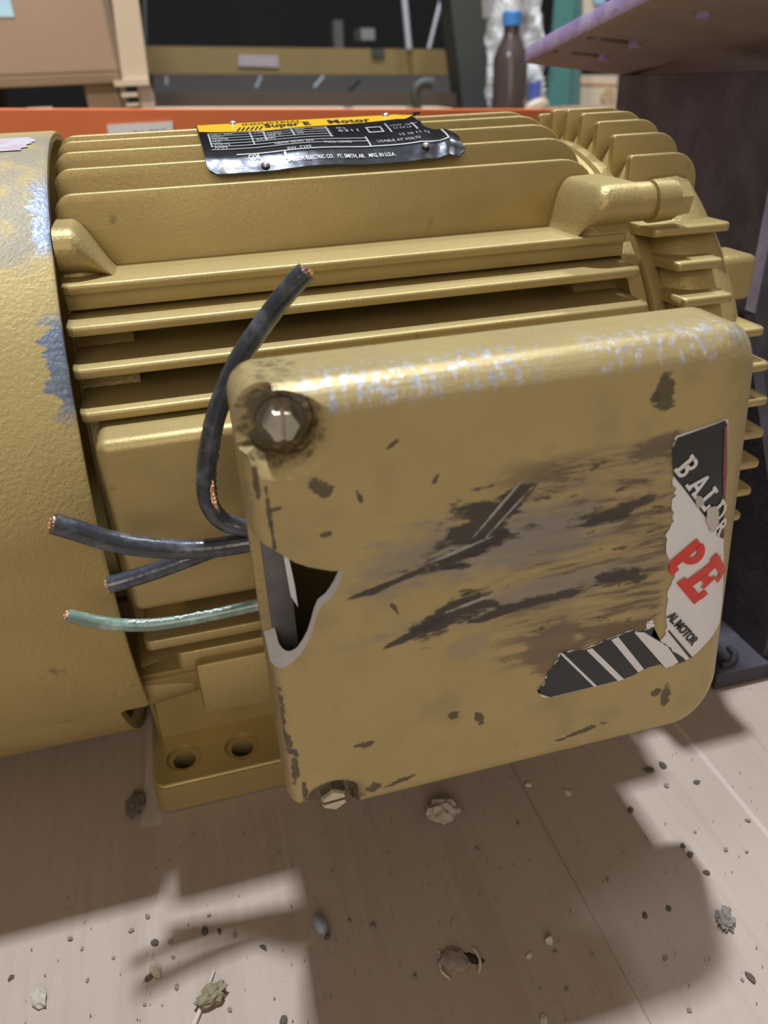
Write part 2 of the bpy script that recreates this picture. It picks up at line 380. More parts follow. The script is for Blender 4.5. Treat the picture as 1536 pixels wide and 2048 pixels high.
# vertical fins on top
FY = [(-.075, .3007), (-.057, .3092), (-.039, .3148), (-.021, .3183), (-.003, .3199), (.015, .3192), (.033, .3165), (.051, .3115), (.069, .3040)]
def plate_poly(x0, x1, zb, zt, rl, rr, nseg=8, fr=None):
    P = [(x0, zb)]
    P += [(x0+rl-rl*math.cos(t), zt-rl+rl*math.sin(t)) for t in [PI/2*i/nseg for i in range(nseg+1)]]
    P += [(x1-rr+rr*math.sin(t), zt-rr+rr*math.cos(t)) for t in [PI/2*i/nseg for i in range(nseg+1)]]
    return P+[(x1, zb)]
def fin_v(poly, y, w, name, mat):
    bm = prism(poly, 1, y, y+w)
    bm.normal_update()
    es = [e for e in bm.edges if len(e.link_faces) == 2 and e.calc_face_angle(0) > 1.0 and max(v.co.z for v in e.verts) > .27]
    bmesh.ops.bevel(bm, geom=es, offset=.0009, segments=2, profile=.5, affect='EDGES')
    return B(name, bm, mat, mo, 50)
for y, zt in FY:
    fin_v(plate_poly(-.0465, .214, .262 if y < -.06 else .25, zt, .0085, .020), y, .0042, 'cooling_fin', GOLD)
# horizontal fins on the side facing us (and the far side)
def fin_h(x0, x1, y0, yt, z, t0=.0060, t1=.0040, sgn=1, rl=.003, name='cooling_fin', mat=None):
    bm = bmesh.new()
    prof = [(y0, z), (yt+.0012, z), (yt+.0003, z-.0004), (yt, z-.0012), (yt, z-t1+.0008), (yt+.0006, z-t1), (y0, z-t0)]
    nx = 10; L = []
    for i in range(nx+1):
        x = x0+(x1-x0)*i/nx; L.append(x)
    L = [x0, x0+rl*.3, x0+rl] + L[1:-1] + [x1-rl, x1-rl*.3, x1]
    loops = []
    for x in L:
        d = min(x-x0, x1-x); k = 0 if d >= rl else rl*(1-math.sqrt(max(0, 1-(1-d/rl)**2)))
        loops.append([(x, (yy+k if yy < y0-1e-6 else yy)*sgn, zz) for yy, zz in prof])
    rings(bm, loops); return B(name, bm, mat or GOLD, mo, 50)
HF = [(-.1125, .2703), (-.1277, .2570), (-.1380, .2426), (-.1468, .2274)]
for yt, z in HF: fin_h(-.0462, .2120, -.07 if z > .26 else -.07, yt, z)
for yt, z in HF: fin_h(-.0462, .2120, -.07 if z > .26 else -.09, yt, z, sgn=-1)
# floor of the shoulder between the tall fin and the ledge fin
B('shoulder_web', box((-.0462, -.108, .259), (.2125, -.072, .2700), .0004), GOLD, mo)
# lower fins
for z in (.118,): fin_h(-.0415, .2100, -.09, -.1560, z, .007, .0055)
fin_h(-.030, .2100, -.09, -.1435, .0985, .013, .012)
# bolt lugs
def lug(x0, x1, f, cy, cz_, r_, flare=.003):
    """swollen bolt lug growing out of the shoulder; f(x) in 0..1 swells it"""
    bm = bmesh.new(); loops = []; nx = 36; z0, yi = .2690, -.0745
    sec = [(yi, cz_+r_+.0005), ((yi+cy)/2, cz_+r_+.0004)]
    sec += [(cy-r_*math.sin(t), cz_+r_*math.cos(t)) for t in [PI*.86*j/14 for j in range(15)]]
    sec += [(cy+.0005, cz_-r_-.0006), (cy+.0002, cz_-r_-.0020), (cy-.0008-flare*.45, z0+.0022), (cy-flare, z0)]
    for i in range(nx+1):
        x = x0+(x1-x0)*i/nx; k = f(x)
        L = [(x, yi, z0-.003)]+[(x, yi+(y-yi)*(.80+.20*k), z0+(z-z0)*max(k, .01)) for y, z in sec]+[(x, yi+(sec[-1][0]-yi)*(.80+.20*k), z0-.003)]
        loops.append(L)
    rings(bm, loops); return B('bolt_lug', bm, GOLDC, mo, 50)
lug(-.0465, -.018, lambda x: sstep(x, -.0225, -.0400), -.0955, .2815, .0092, .0125)
lug(.1800, .2135, lambda x: .15*sstep(x, .182, .192)+.85*math.sqrt(max(0, 1-(1-sstep(x, .1865, .2010))**2)), -.1085, .2835, .0090)
B('bolt_boss', cyl((.2120, -.1085, .2835), (.2222, -.1095, .2835), .0088, n=32), GOLD, mo)
# machined block beside lower lug and the foot web
bm = box((-.022, -.149, .060), (.20, -.10, .0935), .003)
B('lower_block', bm, GOLDC, mo)
bm = prism([(-.10, .10), (-.1445, .088), (-.139, .070), (-.128, .060), (-.116, .050), (-.113, .012), (-.09, .008)], 0, -.0515, .030)
bmesh.ops.bevel(bm, geom=list(bm.edges), offset=.002, segments=2, affect='EDGES')
B('foot_web', bm, GOLDC, mo)
B('lower_bolt_boss', cyl((-.048, -.127, .0775), (-.0245, -.127, .0775), .0165, .014), GOLDC, mo)
# feet
def foot(x0, x1, holes, s):
    bm = bmesh.new(); rr = .007; P = []
    yo, yi = -.150, -.085
    for cx, cy_, a0 in ((x0+rr, yo+rr, PI), (x1-rr, yo+rr, 1.5*PI)):
        P += [(cx+rr*math.cos(a0+PI/2*i/6), cy_+rr*math.sin(a0+PI/2*i/6)) for i in range(7)]
    P += [(x1, yi), (x0, yi)]
    P = [(a, b*s) for a, b in P]
    prism(P, 2, .0, .0187, bm)
    bm = boolean(bm, [cyl((hx, hy*s, -.02), (hx, hy*s, .04), hr, n=28) for hx, hy, hr in holes] + [cyl((hx, hy*s, .0165), (hx, hy*s, .04), hr*1.55, n=28) for hx, hy, hr in holes])
    es = [e for e in bm.edges if len(e.link_faces) == 2 and e.calc_face_angle(0) > 1.0 and min(v.co.z for v in e.verts) > .018 and max(abs(v.co.y) for v in e.verts) > .142]
    bmesh.ops.bevel(bm, geom=es, offset=.0016, segments=3, affect='EDGES')
    ft = B('foot', bm, GOLD, mo, 35)
    for hx, hy, hr in holes: B('hole_shade', cyl((hx, hy*s, -.0006), (hx, hy*s, .0035), hr*.985, n=20), DIRT_SHADE, ft, 0)  # dark plug painted in as the shade inside each foot hole
    return ft
for s in (1, -1):
    foot(-.0555, .030, [(-.0386, -.1318, .0062), (-.0070, -.1325, .0062)], s)
    foot(.150, .215, [(.166, -.1318, .0062), (.198, -.1318, .0062)], s)
# pad the conduit box is mounted on
B('conduit_pad', box((-.0412, -.165, .1405), (.2100, -.10, .2214), .0045, 4), GOLD, mo)

# end bracket
B('end_bracket', lathe_x([(.2235, .05), (.2235, .1432), (.2245, .1447), (.2300, .1447), (.2315, .1435), (.234, .1420), (.2385, .1480), (.244, .1505), (.258, .1512), (.265, .1495), (.274, .140), (.282, .122), (.284, .05)]), GOLDC, mo)
for y, zt in [(a, b) for a, b in FY if a < .06]:
    if y < -.08: continue
    fin_v(plate_poly(.2312, .2715, .262 if y < -.06 else .272, zt-.0005, .002, .0145), y, .0046, 'bracket_fin', GOLD)
BH = [(.2655, -.1165, .2715, .2235), (.2555, -.1290, .2575, .230), (.2560, -.1395, .2430, .229), (.2715, -.1470, .2270, .229), (.2735, -.1530, .2110, .229), (.2735, -.1570, .1945, .229),
      (.2735, -.1595, .178, .229), (.2735, -.1605, .1615, .229), (.2735, -.1595, .145, .229), (.2725, -.157, .1285, .229), (.271, -.152, .112, .229), (.269, -.146, .0955, .229)]
for x1, yt, z, x0 in BH: fin_h(x0, x1, -.09, yt, z, .0055, .0040, rl=.0022, name='bracket_fin')
for x1, yt, z, x0 in BH: fin_h(x0, x1, -.09, yt, z, .0055, .0040, -1, rl=.0022, name='bracket_fin')
bt = B('bolt_boss', cyl((.2215, -.1115, .2835), (.2325, -.1115, .2835), .0096, .0092, 32), GOLD, mo)
hx = cyl((.2322, -.1115, .2835), (.2400, -.1115, .2835), .0082, n=6); cyl((.2315, -.1115, .2835), (.2338, -.1115, .2835), .0086, bm=hx)
B('bolt_head', hx, GOLD, mo, 30)
bm = box((.266, -.112, .230), (.2895, -.085, .2535), .004, 3); B('bracket_lug', bm, GOLDC, mo)

# ---- conduit box : base, lid, screws, sticker
ZB, ZT, YF, XL = .0934, .2665, -.256, .0090
def xr(z): return .200+(.1840-.200)*(z-ZB)/(ZT-ZB)
XRM = .192
def rrect(x0, x1, z0, z1, rad, n=8):
    """closed outline + normals; rad = (bl, br, tr, tl)"""
    out = []
    for (cx, cz_, a0, r_) in ((x0+rad[0], z0+rad[0], PI, rad[0]), (x1-rad[1], z0+rad[1], 1.5*PI, rad[1]), (x1-rad[2], z1-rad[2], 0, rad[2]), (x0+rad[3], z1-rad[3], PI/2, rad[3])):
        for i in range(n+1):
            a = a0+PI/2*i/n; out.append((cx+r_*math.cos(a), cz_+r_*math.sin(a), math.cos(a), math.sin(a)))
    return out
def shear(x, z): return XL+(x-XL)*(xr(z)-XL)/(XRM-XL)
def lid_solid(off, yback, extra_front=0):
    bm = bmesh.new(); loops = []
    def loop(t, back=None):
        c_, s_ = 1-math.cos(t), math.sin(t); rl, rrx, rt_, rb = .0055, .025, .0100, .0110
        rad = [max(.003, q-off-.35*.012*c_) for q in (.011, .020, .017, .010)]
        L = []
        for x, z, nx, nz in rrect(XL+off+rl*c_, XRM-off-rrx*c_, ZB+off+rb*c_, ZT-off-rt_*c_, rad):
            ry = .0105+(.0205-.0105)*max(0, nx)**1.5
            y = (YF+off+ry*(1-s_)) if back is None else back
            L.append((shear(x, z), y, z))
        return L
    loops.append(loop(0, yback))
    for i in range(9): loops.append(loop(PI/2*i/8))
    rings(bm, loops); return bm
SCR = [(.0216, .2548), (.0255, .0995)]
def pocket(cx, cz_, up, e=0):
    """flared round pocket for a screw, open towards the corner"""
    bm = bmesh.new(); prof = [(-.2455+e, .0098+e), (-.2490, .0100+e), (-.2520, .0109+e), (-.2545, .0128+e), (-.2560, .0152+e), (-.2600, .0215+e)]
    n = 40; L = []
    for y, r_ in prof: L.append([(cx+r_*math.cos(2*PI*i/n), y, cz_+r_*math.sin(2*PI*i/n)) for i in range(n)])
    rings(bm, L); return bm
def pocket_out(cx, cz_, up, e=0):
    z0, z1 = (cz_-.0060-e, .30) if up else (.05, cz_+.0060+e)
    return box((-.02, -.30, z0), (cx-.001+e, -.2455+e, z1), .002)
out = lid_solid(0, -.2332)
out = boolean(out, [pocket(*SCR[0], True), pocket(*SCR[1], False), pocket_out(*SCR[0], True), pocket_out(*SCR[1], False)])
cav = lid_solid(.0045, -.20)
cav = boolean(cav, [pocket(*SCR[0], True, .004), pocket(*SCR[1], False, .004), pocket_out(*SCR[0], True, .004), pocket_out(*SCR[1], False, .004)])
NOTCH = [(-.02, .2235), (.0095, .2215), (.0146, .2177), (.0180, .2142), (.0209, .2115), (.0245, .2092), (.0283, .2075), (.0320, .2060), (.0356, .2053), (.0347, .2025), (.0334, .1998), (.0316, .1969), (.0300, .1950), (.0272, .1930), (.0258, .1900), (.0249, .1872), (.0241, .1847), (.0229, .1815), (.0212, .1785), (.0191, .1756), (.0160, .1730), (.0128, .1713), (.0095, .1705), (-.02, .1700)]
bm = boolean(out, [cav, prism(NOTCH, 1, -.30, -.2300)])
lid = B('conduit_box_lid', bm, LID, mo, 32)
# broken edge faces get the bright metal
lid.data.materials.append(BROKEN)
nx_ = [(Vector(a), Vector(b)) for a, b in zip(NOTCH, NOTCH[1:])]
for p in lid.data.polygons:
    c_ = p.center
    if abs(p.normal.y) < .3 and -.2562 < c_.y < -.2336 and c_.x > .0093:
        q = Vector((c_.x, c_.z))
        for a, b in nx_:
            ab = b-a; t = max(0, min(1, (q-a).dot(ab)/ab.dot(ab)))
            if (a+ab*t-q).length < .0004: p.material_index = 1; break
# base: rim + neck
def rim(off, y0, y1):
    bm = bmesh.new(); L = []
    for y in (y0, y1): L.append([(shear(x, z), y, z) for x, z, _, _ in rrect(XL+off, XRM-off, ZB+off, ZT-off, [max(.003, q-off) for q in (.011, .018, .016, .010)])])
    rings(bm, L); return bm
bm = boolean(rim(.0002, -.2240, -.2330), [rim(.0036, -.20, -.30)])
base = B('conduit_box_base', bm, LID, mo, 35)
bm = boolean(rim(.0037, -.2270, -.2338), [rim(.0120, -.20, -.30)])
o = B('base_lip', bm, IRON, mo, 35); o['label'] = 'dark bare lip of the box base seen through the broken corner'
bm = boolean(box((.0140, -.2255, .101), (.185, -.160, .2425), .006), [box((.020, -.30, .107), (.178, -.166, .237))])
B('conduit_box_neck', bm, GOLD, mo)
bm = box((.0098, -.2245, .096), (.184, -.2225, .250), .0005); bm = boolean(bm, [box((.020, -.30, .107), (.172, -.1, .237))])
B('base_back_plate', bm, IRON, mo)
tm = tube([(.040, -.185, .185), (.052, -.205, .2), (.062, -.212, .19), (.058, -.205, .16)], .008, 14)
o = B('taped_splice', tm, plain('brown_tape', (.17, .11, .085), .6, 0, .2, 60), mo)
# shard of the rim inside the opening
bm = prism([(.0186, .2150), (.0198, .2140), (.0216, .1925), (.0219, .1830), (.0199, .1880)], 1, -.2400, -.2385)
B('bent_shard', bm, BROKEN, mo, 0)
# screws
def screw(cx, cz_, ang):
    bm = cyl((cx, -.2464, cz_), (cx, -.2466, cz_), .0050, .0048, 12)
    M_ = Matrix.Rotation(math.radians(ang), 4, 'Y')
    hd = bmesh.new(); L = []
    for y, r_ in ((-.2462, .0055), (-.2514, .0055), (-.2525, .0047)):
        L.append([(r_*math.cos(PI/3*i), y, r_*math.sin(PI/3*i)) for i in range(6)])
    rings(hd, L)
    hd = boolean(hd, [box((-.0007, -.26, -.01), (.0007, -.2500, .01))])
    hd.transform(Matrix.Translation((cx, 0, cz_)) @ M_)
    me = bpy.data.meshes.new('t'); hd.to_mesh(me); hd.free(); bm.from_mesh(me)
    sc_ = B('lid_screw', bm, STEEL, mo, 25)
    B('washer', cyl((cx, -.2450, cz_), (cx, -.2464, cz_), .0072, .0070, 32), WASH, sc_)
    return sc_
screw(SCR[0][0]+.0006, SCR[0][1]-.0002, 3); screw(SCR[1][0]+.0006, SCR[1][1]-.0005, 87)

# sticker following the lid's front face and rounded right edge
def S(s, z, e):
    xf = xr(z)-.025
    if s <= xf: return Vector((s, YF-e, z))
    a = (s-xf)/.025; rx, ry = .025, .0205
    nx, ny = math.sin(a), -math.cos(a)
    return Vector((xf+rx*math.sin(a)+nx*e, YF+ry*(1-math.cos(a))+ny*e, z))
def bend(bm, e, name, mat, parent):
    bmesh.ops.triangulate(bm, faces=bm.faces)
    for k in range(14):
        x = .158+.0028*k
        bmesh.ops.bisect_plane(bm, geom=bm.verts[:]+bm.edges[:]+bm.faces[:], plane_co=(x, 0, 0), plane_no=(1, 0, 0), dist=1e-6)
    for v in bm.verts: v.co = S(v.co.x, v.co.y, e+v.co.z)
    me = bpy.data.meshes.new(name); bm.to_mesh(me); bm.free()
    return finish(name, me, mat, parent, 0)
def poly(P):
    bm = bmesh.new(); bm.faces.new([bm.verts.new((a, b, 0)) for a, b in P]); return bm
def ragged(P, i0, i1, amp, m=5):
    Q = []
    for i, p in enumerate(P):
        Q.append(p); q = P[(i+1) % len(P)]
        if i0 <= i < i1:
            for k in range(1, m): Q.append((p[0]+(q[0]-p[0])*k/m+random.uniform(-amp, amp), p[1]+(q[1]-p[1])*k/m+random.uniform(-amp, amp)))
    return Q
OUTL = [(.149, .2343), (.1667, .2374), (.1682, .2368), (.1686, .2353), (.1724, .2177), (.1749, .2016), (.1790, .1846), (.1872, .1560), (.188, .1452), (.1843, .1427), (.1781, .1392), (.1724, .135), (.1669, .1335), (.161, .1325),
        (.1582, .1352), (.1560, .1362), (.1530, .1350), (.1512, .1346), (.1463, .1324), (.1422, .1316), (.1313, .1314), (.1115, .1311), (.1085, .1322), (.1068, .1345), (.1063, .1372), (.1086, .1388), (.1097, .1433), (.1125, .1470), (.1142, .1525),
        (.1242, .1518), (.1300, .1530), (.1345, .1543), (.1432, .1558), (.1459, .1542), (.15, .1546), (.1482, .1583), (.1514, .1589), (.1528, .1549), (.1523, .1503), (.156, .1470), (.1583, .1500), (.1583, .1545), (.1559, .1695), (.1579, .1769), (.1541, .1854), (.1509, .1959), (.1535, .2009),
        (.1513, .2099), (.1526, .2112), (.1511, .2152), (.1496, .2221), (.1483, .2302)]
st = bend(poly(ragged(OUTL, 24, 52, .0006)), .0003, 'maker_sticker', WHITEG, lid)
# (sub-parts may not go deeper: sticker belongs to the motor itself)
st.parent = mo; st['label'] = 'torn black and white maker sticker on the lid'
bk = bend(poly([(.1493, .2336), (.1667, .2371), (.1681, .2353), (.1721, .2177), (.1746, .2016), (.1778, .1880), (.1755, .1893), (.1700, .1960), (.1650, .2017), (.1600, .2078), (.1550, .2139), (.1504, .2192), (.1492, .2235), (.1482, .2302)]), .0005, 'print_field', BLACKP, st)
bk2 = bend(poly(ragged([(.1068, .1345), (.1115, .1314), (.1313, .1317), (.1422, .1319), (.1463, .1327), (.1530, .1352), (.1582, .1354), (.1606, .1330), (.1700, .1340), (.1685, .1360), (.1600, .1440), (.1545, .1492), (.1524, .1508), (.1528, .1549), (.1500, .1546), (.1459, .1542), (.1432, .1555), (.1345, .1540), (.1242, .1515), (.1142, .1520), (.1125, .1470), (.1097, .1433), (.1088, .1388), (.1066, .1372)], 9, 24, .0005)), .0005, 'print_field', BLACKP, st)
for i, P in enumerate(([(.1140, .1522), (.1151, .1522), (.1313, .1317), (.1300, .1317)], [(.1247, .1513), (.1270, .1516), (.1428, .1321), (.1402, .1319)], [(.1346, .1537), (.1375, .1543), (.1511, .1350), (.1487, .1340)],
          [(.1440, .1550), (.1484, .1538), (.1600, .1440), (.1664, .1345), (.1640, .1335), (.1606, .1333)][0:6])):
    bend(poly(P), .0007, 'print_stripe', WHITEG, st)
bend(poly([(.1667, .2350), (.1680, .2345), (.1722, .2150), (.1735, .2070), (.1722, .2075), (.1702, .2160)]), .0007, 'faded_print', REDF, st)
A0 = math.radians(-51); du, dv = Vector((math.cos(A0), math.sin(A0))), Vector((-math.sin(A0), math.cos(A0)))
def place2(bm, p, k=1.0, sc=1.0):
    for v in bm.verts:
        q = Vector(p)+du*v.co.x*k+dv*v.co.y*sc; v.co = Vector((q.x, q.y, v.co.z))
    return bm
def strokes(L):
    bm = bmesh.new()
    for i, P in enumerate(L): bm.faces.new([bm.verts.new((a, b, i*2e-5)) for a, b in P])
    return bm
def R4(x0, y0, x1, y1): return [(x0, y0), (x1, y0), (x1, y1), (x0, y1)]
h = .0066
def let_B():
    L = [R4(.0006, 0, .0020, h), R4(0, 0, .0012, .0011), R4(0, h-.0011, .0012, h)]
    for y0, y1 in ((0, .0036), (.0030, h)):
        cx, cy_, ry = .0028, (y0+y1)/2, (y1-y0)/2
        for i in range(8):
            a, b = -PI/2+PI*i/8, -PI/2+PI*(i+1)/8
            L.append([(cx+ry*math.cos(a), cy_+ry*math.sin(a)), (cx+ry*math.cos(b), cy_+ry*math.sin(b)), (cx+(ry-.0011)*math.cos(b), cy_+(ry-.0011)*math.sin(b)), (cx+(ry-.0011)*math.cos(a), cy_+(ry-.0011)*math.sin(a))])
        L += [R4(.0018, y0, .0028, y0+.0010), R4(.0018, y1-.0010, .0028, y1)]
    return L
def let_A(): return [[(.0006, 0), (.0020, 0), (.0037, h), (.0027, h)], [(.0046, 0), (.0060, 0), (.0037, h), (.0027, h)], R4(.0016, .0018, .0050, .0028), R4(-.0002, 0, .0026, .0009), R4(.0040, 0, .0068, .0009)]
def let_L(): return [R4(.0006, 0, .0020, h), R4(-.0001, h-.0010, .0028, h), R4(0, 0, .0052, .0011), R4(.0042, 0, .0053, .0024)]
def let_D(): 
    L = [R4(.0006, 0, .0020, h), R4(0, 0, .0028, .0010), R4(0, h-.0010, .0028, h)]
    for i in range(10):
        a, b = -PI/2+PI*i/10, -PI/2+PI*(i+1)/10; R_, r_ = h/2, h/2-.0012
        L.append([(.0028+R_*.9*math.cos(a), R_+R_*math.sin(a)), (.0028+R_*.9*math.cos(b), R_+R_*math.sin(b)), (.0028+r_*.9*math.cos(b), R_+r_*math.sin(b)), (.0028+r_*.9*math.cos(a), R_+r_*math.sin(a))])
    return L
b0 = Vector((.1500, .2207)) + dv*.0004
for i, (f, k) in enumerate(((let_B, 0), (let_A, .0090), (let_L, .0182), (let_D, .0262))):
    bm = place2(strokes(f()), b0+du*(k-.0012), 1.15, 1.22)
    bmesh.ops.bisect_plane(bm, geom=bm.verts[:]+bm.edges[:]+bm.faces[:], plane_co=(.1496, 0, 0), plane_no=(1, 0, 0), clear_inner=True)
    bend(bm, .0008, 'print_letter', WHITEG, st)
bend(place2(text_bm('R', .0085, .00025), (.1705, .1945)), .0008, 'print_letter', WHITEG, st)
# torn flap of sticker lying over the word
bend(poly(ragged([(.1655, .2040), (.1690, .2046), (.1712, .2010), (.1722, .1965), (.1708, .1938), (.1685, .1945), (.1668, .1980)], 0, 7, .0004, 3)), .0011, 'torn_paper', plain('torn_paper', (.50, .46, .44), .8), st)
bend(poly(ragged([(.1600, .2110), (.1625, .2095), (.1640, .2060), (.1620, .2050), (.1605, .2078)], 0, 5, .0004, 3)), .0011, 'torn_paper', plain('torn_paper', (.42, .40, .36), .8), st)
# red letters
E_ = [R4(.0018, 0, .0064, .0182), R4(0, 0, .0150, .0038), R4(.0004, .0145, .0148, .0182), R4(.0055, .0075, .0105, .0108), R4(.0120, .0030, .0152, .0064), R4(.0118, .0118, .0150, .0150), R4(.0092, .0060, .0112, .0124)]
e0 = Vector((.1588, .1740))
bend(place2(strokes([[(a+b*.12, b) for a, b in P] for P in E_]), e0), .0008, 'print_letter', REDP, st)
R_ = [R4(.0030, 0, .0074, .0150), R4(.0008, 0, .0094, .0034)]
for i in range(10):
    a, b = -PI/2+PI*i/10, -PI/2+PI*(i+1)/10
    R_.append([(.0066+.0062*math.cos(a), .0108+.0048*math.sin(a)), (.0066+.0062*math.cos(b), .0108+.0048*math.sin(b)), (.0066+.0026*math.cos(b), .0108+.0018*math.sin(b)), (.0066+.0026*math.cos(a), .0108+.0018*math.sin(a))])
bm = place2(strokes(R_), e0-du*.0140+dv*.0005)
bmesh.ops.bisect_plane(bm, geom=bm.verts[:]+bm.edges[:]+bm.faces[:], plane_co=(.1545, 0, 0), plane_no=(1, 0, 0), clear_inner=True)
bend(bm, .0008, 'print_letter', REDP, st)
bend(place2(text_bm('AL MOTOR', .0050, .00022, space=.9), (.1572, .1588), .93), .0008, 'print_letter', BLACKP, st)
bend(poly([(.1588, .1518), (.1596, .1519), (.1724, .1355), (.1714, .1351)]), .0007, 'print_rule', BLACKP, st)
bend(place2(text_bm('R', .0024), (.1762, .1806)), .0008, 'print_mark', REDP, st)

# ---- nameplate over the top fins
NP = [(-.0115, .3211), (-.021, .3197), (-.039, .3162), (-.057, .3107), (-.0630, .3068), (-.0675, .3038)]
NPS = spline([(0, a, b) for a, b in NP], 6)
cum = [0]
for a, b in zip(NPS, NPS[1:]): cum.append(cum[-1]+(b-a).length)
NL = cum[-1]
def NPt(x, v, e=0):
    """x along the motor, v from 0 (far, top edge) to 1 (near, bottom edge)"""
    s_ = max(0, min(1, v))*NL; i = 0
    while i < len(cum)-2 and cum[i+1] < s_: i += 1
    t = (s_-cum[i])/(cum[i+1]-cum[i]); p = NPS[i].lerp(NPS[i+1], t); d = (NPS[i+1]-NPS[i]).normalized()
    nn = Vector((0, d.z, -d.y)); nn = nn if nn.z > 0 else -nn
    wav = .0007*math.sin(x*95+1)*v + (.0009*sstep(x, .12, .14)*math.sin(x*420+v*7))
    return Vector((x, p.y, p.z+max(-.0004, wav)))+nn*e
X0, X1 = .0215, .1400
def np_edge(v): return X1 + (.0065*sstep(v, .55, .72) - .0070*sstep(v, .0, .16)*(1-sstep(v, .45, .6)) - .004*sstep(v, .9, 1)) + .0006*math.sin(v*37)
bm = bmesh.new(); nu, nv = 50, 26; top = []
for j in range(nv+1):
    v = j/nv; ins = .0022*(1-math.sqrt(max(0, 1-max(0, (v-.90)/.1)**2)))*1.6
    top.append([NPt(X0+ins+(np_edge(v)-X0-ins)*i/nu, v, .0007) for i in range(nu+1)])
vt = [[bm.verts.new(p) for p in L] for L in top]
for a, b in zip(vt, vt[1:]):
    for i in range(nu): bm.faces.new((a[i], a[i+1], b[i+1], b[i]))
gm = bmesh.ops.extrude_face_region(bm, geom=bm.faces[:])
for v in [g for g in gm['geom'] if isinstance(g, bmesh.types.BMVert)]: v.co += Vector((0, .0002, -.0006))
npl = B('nameplate', bm, PLATE, mo, 30); npl['label'] = 'bent black and yellow rating plate riveted over the top fins'
def npmap(bm, e, name, mat):
    bmesh.ops.triangulate(bm, faces=bm.faces)
    for k in range(1, 26):
        bmesh.ops.bisect_plane(bm, geom=bm.verts[:]+bm.edges[:]+bm.faces[:], plane_co=(0, k/25, 0), plane_no=(0, 1, 0), dist=1e-7)
    for k in range(1, 25):
        bmesh.ops.bisect_plane(bm, geom=bm.verts[:]+bm.edges[:]+bm.faces[:], plane_co=(X0+(X1-X0)*k/25, 0, 0), plane_no=(1, 0, 0), dist=1e-7)
    for v in bm.verts: v.co = NPt(v.co.x, v.co.y, e)
    me = bpy.data.meshes.new(name); bm.to_mesh(me); bm.free(); return finish(name, me, mat, npl, 0)
def nq(x0, v0, x1, v1): return [(x0, v0), (x1, v0), (x1, v1), (x0, v1)]
yb = [(X0+.0005, .02), (.132, .02), (.1345, .10), (.128, .19), (.118, .17), (.105, .25), (.09, .28), (.072, .27), (.055, .33), (.04, .28), (.028, .29), (X0+.0005, .26)]
npmap(poly(yb), .0010, 'yellow_band', YELP)
def nptext(s_, x, v, hx, hv, mat=SILV, bold=0, e=.0013, name='lettering'):
    bm = text_bm(s_, 1.0, bold, res=2)
    for q in bm.verts: q.co = Vector((x+q.co.x*hx, v-q.co.y*hv, 0))
    return npmap(bm, e, name, mat)
nptext('Super E', .0545, .255, .0075, .17, BLACKP, .02); nptext('Motor', .0870, .235, .0085, .17, BLACKP, .02)
nptext('INDUSTRIAL', .044, .135, .0055, .09, BLACKP, .01)
for k in range(6):
    x = .040+.0022*k; npmap(poly([(x, .30), (x+.0008, .30), (x+.003, .20), (x+.0022, .20)]), .0013, 'hatch_mark', BLACKP)
LN = bmesh.new()
def ln(x0, v0, x1, v1):
    P = nq(x0, v0, x1, v1); LN.faces.new([LN.verts.new((a, b, 0)) for a, b in P])
for v in (.34, .40, .46, .52, .58, .64, .70): ln(.0255, v, .085 if v < .6 else .100, v+.010)
ln(.0835, .33, .0843, .60); ln(.052, .34, .0528, .58); ln(.066, .34, .0668, .52); ln(.0455, .34, .0462, .64); ln(.0255, .34, .0262, .66)
ln(.100, .62, .1008, .80); ln(.100, .80, .140, .812); ln(.1395, .60, .1403, .80); ln(.1145, .33, .1153, .56); ln(.128, .36, .1288, .56); ln(.036, .80, .100, .812); ln(.058, .82, .0588, .90)
ln(.1035, .40, .1115, .42); ln(.1035, .52, .1115, .54); ln(.1035, .40, .1043, .54); ln(.1107, .40, .1115, .54)
npmap(LN, .0011, 'table_rule', SILV)
rows = [('CAT. NO.', .0268), ('SPEC.', .0268), ('FRAME', .0268), ('H.P.', .0268), ('VOLTS', .0268), ('AMPS', .0268)]
for i, (w, x) in enumerate(rows): nptext(w, x, .395+.06*i, .0026, .055)
for w, x, v in (('TYPE', .0475, .395), ('CLASS', .0535, .455), ('SER. F.', .0535, .515), ('RPM', .0680, .395), ('HZ', .0680, .455), ('PH', .0680, .515), ('RATING', .0475, .575), ('NEMA NOM. EFF.', .055, .695), ('CODE', .077, .395)):
    nptext(w, x, v, .0026, .055)
nptext('6311', .0885, .50, .0058, .085); nptext('BRG', .0885, .42, .0026, .055); nptext('L1 L2 L3', .117, .50, .0027, .06); nptext('LOW  HIGH', .1165, .43, .0026, .055)
nptext('12 10 11 12', .1170, .655, .0034, .065); nptext('USABLE AT VOLTS', .1045, .755, .0027, .06); nptext('FULL LOAD', .0785, .74, .0027, .06)
nptext('INV. TYPE', .060, .805, .0027, .06); nptext('COS', .041, .865, .0027, .06); nptext('MFG. NO.', .027, .955, .0027, .06)
nptext('BALDOR ELECTRIC CO.   FT. SMITH, AR.   MFG. IN U.S.A.', .0585, .935, .0021, .065, WHITEG, .01)
for x, v in ((.0400, .03), (.1200, .05), (.0480, .94), (.1270, .86)):
    p = NPt(x, v, .001); bm = bmesh.new(); bmesh.ops.create_uvsphere(bm, u_segments=16, v_segments=8, radius=.0021, matrix=Matrix.Translation(p) @ Matrix.Diagonal((1, 1, .7, 1)))
    B('rivet', bm, STEELB, npl)

